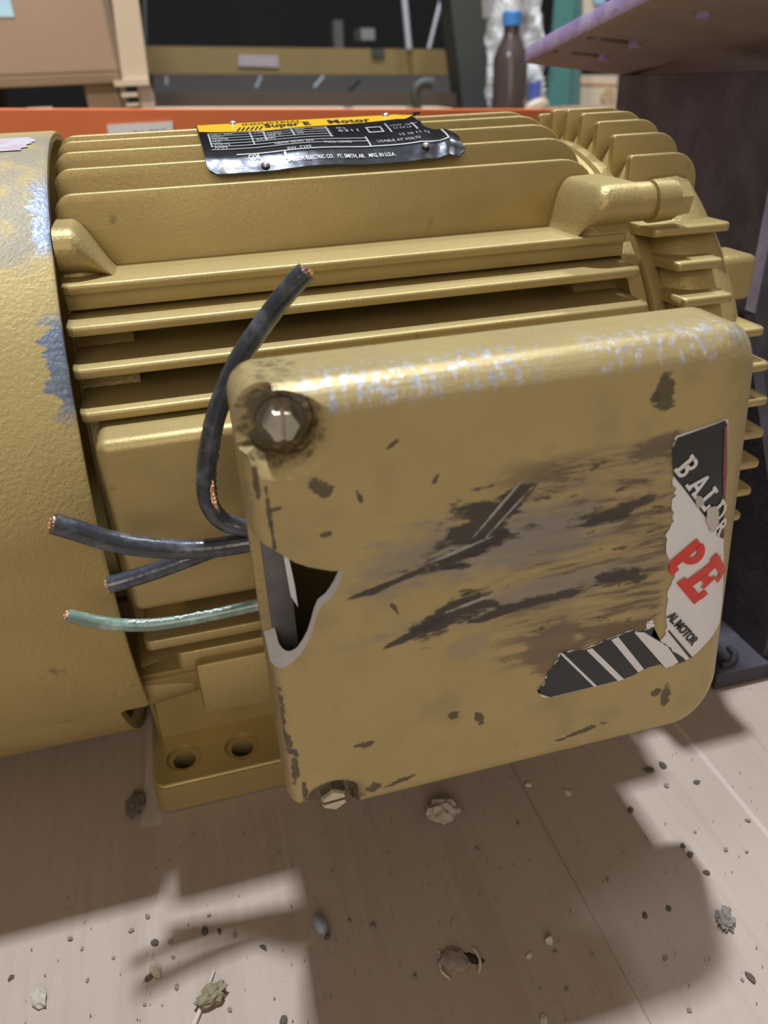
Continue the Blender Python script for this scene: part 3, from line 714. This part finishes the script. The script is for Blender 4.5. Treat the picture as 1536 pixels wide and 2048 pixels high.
# ---- cables
def cable(name, pts, r, mat, label, cut=True, core=.68):
    P = [at(px, py, 1, y) for px, py, y in pts]
    o = B(name, tube(P, lambda t: r, 18, m=12, wob=.02), mat, mo, 60); o['label'] = label
    d = (P[0]-P[1]).normalized() if cut else None
    bm = bmesh.new(); a = d.orthogonal().normalized(); b = d.cross(a); rr = r*core
    cen = [(0, 0)]+[(rr*.38*math.cos(PI/3*i), rr*.38*math.sin(PI/3*i)) for i in range(6)]+[(rr*.76*math.cos(PI/6*i), rr*.76*math.sin(PI/6*i)) for i in range(12)]
    for u, v in cen:
        q = P[0]+a*u+b*v; cyl(q-d*.002, q+d*(.0008+random.uniform(0, .0007)), rr*.19, n=8, bm=bm)
    B('copper_strands', bm, COPPER, o)
    return o, P
c1, P1 = cable('lead_cable', [(612, 543, -.198), (582, 575, -.197), (545, 622, -.195), (508, 674, -.194), (472, 730, -.193), (446, 790, -.192), (427, 850, -.192), (416, 910, -.192), (412, 960, -.193), (417, 1005, -.194), (440, 1038, -.195), (475, 1052, -.196), (520, 1058, -.197), (570, 1060, -.198)],
               .0036, BLACKW, 'thick black cable bent upwards with its jacket nicked open')
c2, P2 = cable('lead_cable', [(106, 1047, -.200), (150, 1060, -.199), (210, 1079, -.198), (275, 1092, -.197), (350, 1098, -.196), (420, 1096, -.196), (480, 1088, -.196), (540, 1078, -.197)], .0039, BLACKW, 'thick black cable reaching left with a cut copper end')
c3, P3 = cable('lead_cable', [(218, 1170, -.186), (262, 1157, -.186), (315, 1140, -.187), (375, 1118, -.188), (430, 1097, -.188), (490, 1074, -.189), (540, 1060, -.190)], .0035, BLACKW, 'shorter black cable crossing behind, its copper end pointing left')
c4, P4 = cable('ground_cable', [(136, 1231, -.196), (190, 1243, -.195), (250, 1250, -.195), (310, 1249, -.195), (380, 1238, -.195), (440, 1226, -.196), (490, 1215, -.197), (545, 1203, -.198)], .00255, GREENW, 'thinner grey green cable with frayed jacket')
# frayed jacket on the green cable
SP = spline(P4, 12); bm = bmesh.new()
for i in range(26, 66):
    p = SP[min(i, len(SP)-1)]+Vector((random.uniform(-.0006, .0006), -.0008, .0022+random.uniform(-.0003, .0004)))
    bmesh.ops.create_icosphere(bm, subdivisions=1, radius=random.uniform(.0004, .0009), matrix=Matrix.Translation(p) @ Matrix.Diagonal((1.8, 1, random.uniform(.6, 1.2), 1)))
B('frayed_jacket', bm, plain('frayed_pale', (.62, .72, .70), .5), c4, 0)
# split in the jacket of the bent cable: bare strands and torn rubber
SP = spline(P1, 12); Cn = SP[int(len(SP)*.62)]
def offset_path(i0, i1, off, k): return [SP[i]+off*(1-abs((i-(i0+i1)/2)/((i1-i0)/2))**2*.35) for i in range(i0, i1, k)]
off = (CAM-Cn).normalized()*.0026+RT*.0022
i0, i1 = int(len(SP)*.60), int(len(SP)*.74)
bm = bmesh.new()
for k in (-1, 0, 1): tube(offset_path(i0, i1, off+RT*.0006*k, 4), .00055, 8, bm=bm, m=4)
B('bare_strands', bm, COPPER, c1)
bm = bmesh.new()
for i in range(int(len(SP)*.47), int(len(SP)*.76)):
    p = SP[i]+RT*.0033+(CAM-SP[i]).normalized()*.0014+Vector((random.uniform(-.0004, .0004),)*3)
    bmesh.ops.create_icosphere(bm, subdivisions=1, radius=random.uniform(.0003, .0008), matrix=Matrix.Translation(p))
B('torn_jacket', bm, plain('torn_rubber', (.05, .05, .055), .7), c1, 0)

# ------------------------------------------------------------------ purple steel stand
sd = thing('steel_stand', 'dark purple welded steel stand with slotted top plate beside the gold motor', 'stand', (.44, .06, -.001))
PA = Vector((.3096, .235, .3448)); e1 = (Vector((.2952, .031, .3724))-PA).normalized(); e2 = (Vector((.396, .2266, .3328))-PA); e2 = (e2-e1*e2.dot(e1)).normalized(); e3 = e2.cross(e1); e3 = e3 if e3.z > 0 else -e3
MP = Matrix((e1, e2, e3)).transposed().to_4x4(); MP.translation = PA
def plane_hit(px, py):
    d = ray(px, py); t = (PA-CAM).dot(e3)/d.dot(e3); q = CAM+d*t-PA; return q.dot(e1), q.dot(e2)
tp = box((0, 0, 0), (.290, .25, .0126), .0012, 2)
cuts = []
for a, b in (((1122, 104), (1203, 112)), ((1190, 77), (1262, 86))):
    u0, v0 = plane_hit(*a); u1, v1 = plane_hit(*b); w = .0066
    bmc = bmesh.new(); cyl((u0, v0, -.02), (u0, v0, .03), w, n=16, bm=bmc); cuts.append(bmc)
    bmc = bmesh.new(); cyl((u1, v1, -.02), (u1, v1, .03), w, n=16, bm=bmc); cuts.append(bmc)
    d = Vector((u1-u0, v1-v0)).normalized(); nn = Vector((-d.y, d.x))*w
    cuts.append(prism([(u0+nn.x, v0+nn.y), (u1+nn.x, v1+nn.y), (u1-nn.x, v1-nn.y), (u0-nn.x, v0-nn.y)], 2, -.02, .03))
tp = boolean(tp, cuts); tp.transform(MP)
o = B('top_plate', tp, PURPU, sd, 35); o.data.materials.append(PURPE)
for p in o.data.polygons:
    q = p.center-PA; u, v = q.dot(e1), q.dot(e2)
    if abs(p.normal.dot(e3)) < .75 and (u < .003 or u > .287 or v < .003 or v > .247): p.material_index = 1
for a in ((1268, 86), (1208, 112), (1405, 25)):
    u, v = plane_hit(*a); bm = cyl((u, v, -.003), (u, v, .004), .0042, .0042, 6); bm.transform(MP); B('bolt_tip', bm, PURPE, sd, 20)  # lightened purple gives the tips a painted highlight
bm = box((.004, .018, .0128), (.286, .246, .019), .001); bm.transform(MP); B('cover_plate', bm, plain('dark_cover_plate', (.05, .04, .05), .6, .1, .3, 20), sd, 20)
bm = box((.396, .019, .011), (.4056, .229, .3330), .0006)
o = B('flange', bm, PURP, sd, 20); o.data.materials.append(purple('greyed_purple_edge', (.24, .21, .32), (.36, .33, .44)))
for p in o.data.polygons:
    if p.normal.y < -.8: p.material_index = 1
B('web', box((.4056, .118, .011), (.560, .127, .312)), PURP, sd, 0)
B('flange', box((.560, .019, .011), (.569, .229, .29)), PURP, sd, 0)
B('base_plate', box((.281, -.156, -.0005), (.60, .26, .0115), .001), PURP_SHADE, sd, 0)
B('gusset', prism([(-.15, .0115), (-.06, .0115), (-.06, .21), (-.075, .21), (-.15, .07)], 0, .318, .325), PURP_SHADE, sd, 0)
wb = tube([(.288, -.150, .0125), (.296, -.149, .0125), (.302, -.144, .0135), (.304, -.136, .0125)], .0022, 10, wob=.1); B('weld_bead', wb, PURP_SHADE, sd, 60)

# ------------------------------------------------------------------ rack behind and what stands on it
rk = thing('pallet_rack', 'orange pallet rack beam running right behind the motor', 'rack', (0, .55, -.006))
B('beam', beam((-.95, .47, .3625), (1.15, .47, .2665), .11, .05), ORANGE, rk, 0)

B('upright', box((-1.03, .45, -.006), (-.95, .53, .60)), ORANGE, rk, 0); B('upright', box((1.15, .45, -.006), (1.23, .53, .40)), ORANGE, rk, 0)
def bz(x): return .2600                                 # deck height
sd_ = thing('shelf_deck', 'dark board deck on short legs behind the orange beam', 'shelf', (.1, 1.0, -.006))
for x, y in ((-.93, .54), (1.10, .54), (-.93, 1.44), (1.10, 1.44)): B('leg', box((x, y, -.006), (x+.04, y+.04, .247)), BOARDD, sd_, 0)
for k in range(21):
    x = -.95+.1*k; t = bz(x)-.0008; B('deck_board', box((x+.001, .522, t-.012), (x+.099, 1.48, t)), BOARDD, sd_, 0)
# location label stuck on the beam
L0, L1, L2, L3 = [at(px, py, 1, .4685) for px, py in ((214, 250), (345, 243), (349, 300), (221, 300))]
bm = bmesh.new(); q = [bm.verts.new(p) for p in (L0, L1, L2, L3)]; bm.faces.new(q); gm = bmesh.ops.extrude_face_region(bm, geom=bm.faces[:])
for v in gm['geom']:
    if isinstance(v, bmesh.types.BMVert): v.co.y += .0012
lb = B('location_label', bm, WHITEP, rk, 0); lb['label'] = 'pale paper location label with grey digits'
bm = text_bm('86 525   2', .0125, .0003)
ex = (L1-L0).normalized(); ez = Vector((-ex.z, 0, ex.x))
base_p = L0.lerp(L1, .36)-ez*.0155
for v in bm.verts: v.co = base_p+ex*v.co.x+ez*v.co.y+Vector((0, -.0004, 0))
B('lettering', bm, plain('grey_ink', (.25, .26, .3), .6), lb, 0)

def stand_on(x): return bz(x)
# big cardboard box upper left on a board deck
bx = thing('cardboard_box', 'large brown cardboard box with a pale blue label, upper left behind the motor', 'box', (-.25, 1.2, .362))
bm = box((-.56, 1.0, .3615), (-.0430, 1.5, .80), .006, 2)
for v in bm.verts:
    if v.co.x > -.1: v.co.x += .006*math.sin(v.co.z*20)
B('carton', bm, BOXC, bx, 40)
p0, p1 = at(-40, 34, 1, .9985), at(29, 34, 1, .9985)
bm = prism([(p0.x, p0.z), (p1.x, p1.z), (p1.x-.004, .58), (p0.x, .58)], 1, .9975, .9995); o = B('label', bm, plain('pale_blue_label', (.42, .70, .88), .5), bx, 0); o['label'] = 'pale blue paper label'
# pallet deck under the box
pt = thing('wooden_pallet', 'wooden pallet of brown boards under the large cardboard box', 'pallet', (-.25, 1.2, .315))
for y in (.97, 1.12, 1.27, 1.42): B('deck_board', box((-.60, y, .3460), (-.036, y+.11, .3605), .0015), BOARDD, pt, 0)
for x in (-.58, -.33, -.09): B('stringer', box((x, .98, bz(x)+.0), (x+.05, 1.52, .3460)), BOARDD, pt, 0)
B('block', box((-.1780, .955, bz(-.18)+.001), (-.1420, .9795, .318)), BOARD, pt, 0)
# leaning pale corner board with stacked slat ends
cb = thing('corner_board', 'tall pale board with slat ends standing beside the large cardboard box', 'board', (0, 1.0, bz(0)))
a0, a1, a2, a3 = at(223, -6, 1, .93), at(276, -6, 1, .93), at(298, 163, 1, .93), at(246, 165, 1, .93)
bm = bmesh.new(); rings(bm, [[(p.x, y, p.z) for p in (a0, a1, a2, a3)] for y in (.93, .955)]); B('board', bm, BOARD, cb, 0)
for (x0, y0, x1, y1) in ((227, 161, 299, 170), (242, 186, 276, 193), (252, 207, 278, 212)):
    q0, q1 = at(x0, y0, 1, .925), at(x1, y1, 1, .925); B('slat_end', box((q0.x, .925, q1.z), (q1.x, 1.05, q0.z)), BOARD, cb, 0)
q = [at(*p, 1, .94) for p in ((274, 166), (299, 166), (308, 190), (312, 228), (292, 232), (280, 214))]
bm = bmesh.new(); rings(bm, [[(p.x, y, max(p.z, bz(p.x)+.0005)) for p in q] for y in (.94, .965)]); B('post', bm, plain('greyed_board', (.44, .38, .33), .8), cb, 0)

# far rack : mustard and brown beams, sheet and rods, dark upright
fr = thing('storage_rack', 'dim rack far behind with mustard and brown beams and a dark upright', 'rack', (.5, 2.0, -.006))
def bar(px0, py0, px1, py1, ph, y, th, name, mat, parent, pts=None):
    a, b = at(px0, py0, 1, y), at(px1, py1, 1, y); c_ = at(px0, py0+ph, 1, y); return B(name, beam(a, b, a.z-c_.z, th), mat, parent, 0)
bar(285, 92, 915, 99, 56, 2.0, .06, 'beam', YELLOWB, fr); bar(285, 184, 915, 186, 30, 1.95, .06, 'beam', BROWNB, fr)
bar(285, 147, 915, 150, 40, 2.15, .02, 'grey_sheet', GREYB, fr)
def quad(P, y, th, name, mat, parent):
    pts = [at(px, py, 1, y) for px, py in P]; bm = bmesh.new(); rings(bm, [[p+Vector((0, k, 0)) for p in pts] for k in (0, th)]); return B(name, bm, mat, parent, 0)
quad([(478, 109), (556, 111), (558, 135), (476, 132)], 1.996, .003, 'plate', plain('plate_grey', (.30, .27, .30), .6), fr)
quad([(743, 97), (769, 98), (769, 114), (745, 113)], 1.994, .005, 'beam_lock', DARK, fr)
for a, b in (((523, 152), (513, 176)), ((648, 153), (629, 175)), ((848, 157), (843, 171)), ((866, 158), (855, 174)), ((333, 152), (333, 170))):
    p, q = at(*a, 1, 2.12), at(*b, 1, 2.12); B('wire_strut', cyl(p, q, .0055, n=8), ROD, fr)
p, q = at(718, 158, 1, 2.12), at(697, 178, 1, 2.12); B('wire_strut', cyl(p, q, .009, n=8), DARK, fr)
quad([(900, -10), (972, -10), (980, 232), (928, 232)], 1.9, .09, 'upright', DARK, fr)
quad([(286, -10), (292, -10), (296, 232), (288, 232)], 2.1, .08, 'upright', DARK, fr)
f0 = at(960, 232, 1, 1.94)
B('upright_foot', box((f0.x-.05, 1.90, -.006), (f0.x+.04, 1.99, f0.z+.02)), DARK, fr, 0)
f1 = at(291, 232, 1, 2.13)
B('upright_foot', box((f1.x-.015, 2.1, -.006), (f1.x+.015, 2.18, f1.z+.02)), DARK, fr, 0)
for (a, b, y, r_) in (((808, -8), (818, 98), 1.98, .0085), ((884, -8), (858, 97), 2.02, .006), ((894, -8), (898, 99), 1.99, .007)):
    p, q = at(*a, 1, y), at(*b, 1, y); B('brace_rod', cyl(p, q, r_, n=12), ROD, fr)
quad([(721, 56), (749, 57), (750, 80), (723, 80)], 2.6, .1, 'junction_box', plain('dim_grey_box', (.16, .165, .18), .6), fr)
quad([(667, 40), (685, 40), (688, 110), (670, 110)], 2.6, .05, 'post', plain('dim_grey_post', (.065, .065, .068), .7), fr)
# pale board edge and odds in front of it, on the orange rack's deck
sl = thing('pale_plank', 'long pale plank lying on the rack deck behind the orange beam', 'plank', (.4, 1.3, bz(.4)))
p, q = at(312, 217, 1, 1.30), at(905, 216, 1, 1.30)
bm = bmesh.new(); rings(bm, [[(s.x, 1.30, s.z), (s.x, 1.30, bz(s.x)+.0005), (s.x, 1.42, bz(s.x)+.0005), (s.x, 1.42, s.z)] for s in (p, q)]); B('plank', bm, BOARD, sl, 0)
quad([(688, 214), (706, 214), (707, 231), (690, 231)], 1.296, .003, 'blue_tag', plain('faded_blue_tag', (.22, .30, .50), .6), sl)
quad([(813, 214), (823, 214), (824, 231), (814, 231)], 1.296, .003, 'grey_tag', plain('grey_tag', (.36, .33, .34), .6), sl)
hk = thing('lifting_hook', 'dark lifting hook shape standing before the mustard beam', 'hook', at(838, 230, 1, 1.26))
bm = tube([at(*p, 1, 1.25) for p in ((835, 232), (833, 212), (830, 195), (832, 178), (842, 168), (856, 166), (864, 172))], .010, 12); B('shank', bm, DARK, hk)
# green upright on the right
gu = thing('rack_upright', 'teal green rack upright behind the purple plate', 'upright', (1.0, 1.7, -.006))
quad([(1094, 232), (1113, -12), (1150, -12), (1138, 232)], 1.62, .012, 'front_face', GREEN, gu)
quad([(1138, 232), (1150, -12), (1166, -12), (1160, 232)], 1.63, .05, 'side_face', plain('green_rack_paint_shaded', (.075, .17, .165), .5), gu)  # same green darkened on the side face, shade painted in
f2 = at(1128, 232, 1, 1.66); B('foot', box((f2.x-.06, 1.62, -.006), (f2.x+.06, 1.70, f2.z+.02)), GREEN, gu, 0)
# bundle in stretch film with a capped bottle
by = 1.45
bo = thing('bottle', 'dark brown bottle with a blue cap wrapped in clear film, right of centre', 'bottle', at(1022, 210, 1, by))
def lathe_z(c, prof, n=32):
    bm = bmesh.new(); rings(bm, [[(c.x+r_*math.cos(2*PI*i/n), c.y+r_*math.sin(2*PI*i/n), z) for i in range(n)] for z, r_ in prof]); return bm
c0 = at(1025, 100, 1, by); zt = at(1025, 50, 1, by).z; zb_ = bz(c0.x)+.001; c0.x -= .004
B('body', lathe_z(c0, [(zb_, .036), (zb_+.004, .040), (zt-.065, .040), (zt-.050, .034), (zt-.030, .024), (zt-.018, .018), (zt, .018)]), BROWNG, bo)
cap = lathe_z(c0, [(zt-.001, .0215), (zt+.024, .0215), (zt+.0265, .019)]); B('cap', cap, BLUE, bo)
fl = thing('film_bundle', 'crumpled clear stretch film around boxes behind the blue capped bottle', 'plastic film', at(1030, 215, 1, 1.6))
def crumple(P, y, amp, name):
    bm = bmesh.new(); nu, nv = 16, 22; vl = []
    for j in range(nv+1):
        L = []
        for i in range(nu+1):
            u, v = i/nu, j/nv; a = Vector(P[0]).lerp(Vector(P[1]), u); b = Vector(P[3]).lerp(Vector(P[2]), u); q = a.lerp(b, v)
            p = at(q.x, q.y, 1, y); p.y += amp*(math.sin(u*9+v*4)+math.sin(u*23-v*13)*.5+random.uniform(-.4, .4)); p.z = max(p.z, bz(p.x)+.002) if v > .8 else p.z; L.append(bm.verts.new(p))
        vl.append(L)
    for a, b in zip(vl, vl[1:]):
        for i in range(nu): bm.faces.new((a[i], a[i+1], b[i+1], b[i]))
    gm = bmesh.ops.extrude_face_region(bm, geom=bm.faces[:])
    for v in gm['geom']:
        if isinstance(v, bmesh.types.BMVert): v.co.y += .004
    return B(name, bm, FILM, fl, 60)
crumple([(984, -14), (1082, -14), (1086, 222), (972, 222)], 1.58, .018, 'film_sheet')
bt2 = thing('water_bottle', 'clear ribbed bottle lying with a deep blue label behind the gold fins', 'bottle', at(1062, 215, 1, 1.5))
b0_, b1_ = at(1050, 150, 1, 1.50), at(1076, 163, 1, 1.50)
bm = bmesh.new(); tube([at(1046, 138, 1, 1.50), at(1058, 152, 1, 1.50), at(1068, 176, 1, 1.50), at(1070, 205, 1, 1.5)], lambda t: .026*(1+.12*math.sin(t*60))*(0.5+.5*sstep(t, 0, .2)), 20, bm=bm, m=14); B('body', bm, FILM, bt2, 60)
quad([(1058, 168), (1084, 160), (1078, 205), (1060, 207)], 1.468, .004, 'label', DEEPBLUE, bt2)
wc = thing('pale_carton', 'pale carton wrapped in film between the bottle and the green upright', 'box', at(1040, 225, 1, 1.66))
quad([(1012, 120), (1052, 122), (1056, 226), (1012, 226)], 1.66, .10, 'carton', plain('greyed_carton', (.48, .42, .38), .7), wc)
quad([(1000, -10), (1075, -10), (1078, 26), (1002, 30)], 1.66, .12, 'upper_carton', plain('white_carton', (.62, .60, .58), .7), wc)
quad([(1040, 26), (1086, 26), (1086, 125), (1046, 122)], 1.70, .10, 'brown_carton', plain('dull_brown_carton', (.17, .14, .13), .7), wc)
tb = thing('tan_slat', 'short tan slat lying at a slope in front of the green upright', 'slat', at(1070, 215, 1, 1.42))
quad([(1050, 216), (1094, 197), (1098, 208), (1056, 228)], 1.42, .05, 'slat', BOARD, tb)
cr = thing('cream_carton', 'cream carton with a printed ring under the purple plate', 'box', at(1200, 225, 1, 1.75))
quad([(1158, 150), (1236, 150), (1230, 250), (1158, 240)], 1.75, .2, 'carton', CREAM, cr)
quad([(1160, 164), (1234, 166), (1234, 170), (1160, 168)], 1.748, .002, 'tape_line', plain('orange_line', (.62, .36, .22), .7), cr)
pc = at(1216, 192, 1, 1.745); bm = bmesh.new()
pts = [(pc.x+.020*math.cos(2*PI*i/24), pc.z+.020*math.sin(2*PI*i/24)) for i in range(24)]; prism(pts, 1, 1.744, 1.749, bm); B('printed_ring', bm, plain('tan_print', (.50, .33, .18), .7), cr, 0)
quad([(1166, -12), (1200, -12), (1214, 40), (1166, 40)], 1.75, .15, 'upper_carton', CREAM, cr)
quad([(1186, -12), (1214, -12), (1210, 8), (1190, 8)], 1.745, .004, 'blue_sticker', plain('light_blue_sticker', (.30, .52, .72), .5), cr)

# ------------------------------------------------------------------ debris on the cardboard
def chunk(p, r, sq=(1, 1, .6), sub=2, seed=0, amp=.35):
    rnd = random.Random(seed); bm = bmesh.new(); bmesh.ops.create_icosphere(bm, subdivisions=sub, radius=1)
    for v in bm.verts: v.co = Vector((v.co.x*sq[0], v.co.y*sq[1], v.co.z*sq[2]))*r*(1+rnd.uniform(-amp, amp))
    rot = Matrix.Rotation(rnd.uniform(0, 6.28), 4, 'Z'); bm.transform(rot)
    zmin = min(v.co.z for v in bm.verts); bm.transform(Matrix.Translation(Vector(p)+Vector((0, 0, -zmin-.0009)))); return bm
def bench(px, py): return at(px, py, 2, -.0008)
def crumb(px, py, r, pale, label, seed):
    o = B('paper_crumb' if pale else 'dirt_crumb', chunk(bench(px, py), r, (1.4, 1, .65), 1, seed), PALED if pale else DIRT_SHADE, None, 0); recenter(o)
    tag(o, label, 'crumb', 'crumbs on the cardboard')
for k, (a, b, r_, p_, L_) in enumerate((
    (410, 1865, .0016, 0, 'dark crumb in the lit cardboard left of the blue jacket scrap'), (440, 1862, .0013, 0, 'small dark crumb just right of the biggest crumb in the lit cardboard'),
    (311, 1886, .0016, 0, 'slim dark sliver crumb above the brown board chip'), (527, 1895, .0015, 0, 'dark crumb below the blue jacket scrap, inside the lit cardboard'),
    (1260, 1620, .0017, 0, 'lone dark crumb in shade below the right end of the conduit box'), (1298, 1540, .0020, 0, 'left crumb of the dark pair below the lid corner'),
    (1325, 1532, .0019, 0, 'right crumb of the dark pair below the lid corner'), (1393, 1565, .0020, 0, 'dark crumb at the tip of the shadow by the right lit patch'),
    (1380, 1710, .0017, 0, 'dark crumb on the shadow edge of the right lit patch, middle one'), (1365, 1692, .0015, 0, 'dark crumb on the shadow edge of the right lit patch, highest one'),
    (1413, 1746, .0016, 0, 'dark crumb on the shadow edge of the right lit patch, lowest one'), (1338, 1817, .0014, 0, 'dark crumb left of the grey dust fluff'),
    (1290, 1831, .0014, 0, 'dark crumb midway between cardboard crease and dust fluff'), (1500, 1955, .0021, 0, 'dark crumb near the lower right corner of the cardboard'),
    (22, 1956, .0014, 0, 'dark crumb at the left edge of the picture'), (567, 2042, .0015, 0, 'dark crumb at the bottom edge right of the splinter'),
    (1135, 1585, .0021, 1, 'pale crumb right of the crease under the conduit box'), (1058, 1569, .0016, 1, 'pale crumb on the crease under the conduit box'),
    (1088, 2040, .0020, 1, 'pale crumb at the bottom edge right of the dent'), (1058, 1911, .0015, 1, 'pale crumb between the dent and the angular bit'))): crumb(a, b, r_, p_, L_, k)
TINY = [(295, 1835), (419, 1832), (341, 1885), (347, 1916), (175, 1961), (227, 1917), (354, 1974), (1378, 2021), (1495, 1642), (1333, 1572), (1484, 1960), (746, 1853), (290, 2010), (1451, 1700), (140, 1880), (460, 2020), (262, 1862), (470, 1872), (700, 1843), (1133, 1980), (1390, 1665), (1493, 1705), (1036, 1648), (1330, 1916), (1110, 1905), (830, 1955), (165, 1898), (1215, 1760), (955, 1700)]
def single(name, bm, m, label, cat='debris'): return tag(recenter(B(name, bm, m, None, 0)), label, cat)
single('fibre_lump', chunk(bench(885, 1632), .0066, (1, 1.25, .7), 3, 41, .22), plain('white_fibre', (.40, .34, .30), .95, 0, .3, 400), 'whitish torn fibre lump below the gold conduit box')
single('cardboard_scrap', chunk(bench(272, 1612), .0052, (1.7, .9, .45), 3, 42, .22), plain('scrap_grey', (.13, .10, .085), .9, 0, .4, 300), 'dark ragged scrap at the corner of the motor foot')
single('bark_chip', chunk(bench(424, 1998), .0050, (1.3, .8, .6), 3, 43, .3), plain('bark', (.20, .17, .11), .9, 0, .6, 500), 'knobbly grey brown chip beside the thin splinter')
single('board_chip', chunk(bench(312, 1938), .0030, (1.5, .8, .5), 2, 44, .3), plain('chip_brown', (.33, .27, .20), .9, 0, .4, 500), 'brown board chip in the lit area left of the splinter')
single('dark_chip', chunk(bench(298, 1957), .0017, (1.3, .9, .6), 2, 46, .3), DIRT_SHADE, 'dark chip just below the brown board chip')
single('pale_lump', chunk(bench(80, 2000), .0032, (1.7, .9, .6), 2, 45, .3), plain('lump', (.42, .38, .32), .9, 0, .3, 400), 'pale lump near the lower left corner of the cardboard')
single('board_cube', chunk(bench(1098, 1883), .0024, (1, 1, .9), 1, 47, .2), PALED, 'pale angular bit right of the dent in the cardboard')
single('dust_fluff', chunk(bench(1450, 1842), .0044, (1.2, .8, .4), 3, 48, .45), plain('fluff', (.20, .175, .16), .95, 0, .4, 500), 'grey fluff of dust on the right side of the cardboard')  # fluff colour lowered to stand for shade lying over it
p, q = bench(385, 2060)+Vector((0, 0, .001)), bench(430, 1943)+Vector((0, 0, .001))
single('wood_splinter', tube([p, p.lerp(q, .35)+Vector((.0005, 0, .0004)), p.lerp(q, .7), q], lambda t: .0012*(1-.7*t), 8), plain('splinter_wood', (.50, .42, .34), .8), 'thin pale wood splinter near the bottom edge', 'splinter')
# bit of cable jacket with a copper end
js = thing('jacket_scrap', 'small silvery blue piece of cut cable jacket lying on the cardboard', 'debris', bench(642, 1862))
p, q = bench(634, 1842)+Vector((0, 0, .0020)), bench(655, 1880)+Vector((0, 0, .0022))
B('jacket', tube([p, p.lerp(q, .5), q], lambda t: .0031*(.5+.5*math.sin(PI*min(1, t*1.1+.12))), 12), plain('silver_blue_scrap', (.34, .40, .50), .35, .4, .3, 300), js)
B('dark_end', chunk(q, .0014, (1, 1, 1), 2, 49, .3), plain('burnt_end', (.10, .05, .035), .8), js, 0)
# dent with a raised torn flap
dn = thing('torn_dent', 'ragged torn dent in the cardboard near the bottom centre', 'dent', bench(922, 1924))
c_ = bench(908, 1922); B('flap', chunk(c_, .0058, (.8, 1.2, .28), 3, 50, .18), plain('torn_flap', (.27, .21, .175), .9, 0, .35, 300), dn, 60)
c_ = bench(943, 1917); B('hole', chunk(c_+Vector((0, 0, -.0002)), .0044, (.55, 1.25, .16), 3, 51, .25), plain('hole_dark', (.03, .024, .02), .95), dn, 60)
c_ = bench(953, 1920); B('torn_rim', tube([c_+Vector((-.001, -.0055, .0006)), c_+Vector((.0012, -.001, .0012)), c_+Vector((.0006, .005, .0006))], .0007, 8, wob=.3), PALED, dn)
c_ = bench(886, 1935); B('torn_rim', tube([c_+Vector((.0015, -.006, .0003)), c_+Vector((-.0012, -.001, .0007)), c_+Vector((.0006, .007, .0003))], .0006, 8, wob=.3), PALED, dn)
# fine grit nobody could count
bm = bmesh.new()
for a, b in TINY:
    q = chunk(bench(a, b)+Vector((0, 0, .0009)), random.uniform(.0007, .0012), (1.4, 1, .6), 1, a); me_ = bpy.data.meshes.new('t'); q.to_mesh(me_); q.free(); bm.from_mesh(me_); bpy.data.meshes.remove(me_)
for k in range(700):
    x = random.gauss(.05, .16); y = random.uniform(-.42, -.16)
    if x < -.22 or x > .33: continue
    r_ = random.uniform(.00018, .00045)
    bmesh.ops.create_icosphere(bm, subdivisions=1, radius=r_, matrix=Matrix.Translation((x, y, -.0001+r_*.6+max(0, cz(x)))))
o = tag(recenter(B('grit', bm, plain('grit', (.20, .165, .14), .9, 0, .7, 3000), None, 0)), 'fine grit and sawdust sprinkled over the cardboard sheet', 'grit'); o['kind'] = 'stuff'
for r_ in ROOTS:
    if 'wl' in r_: del r_['wl']
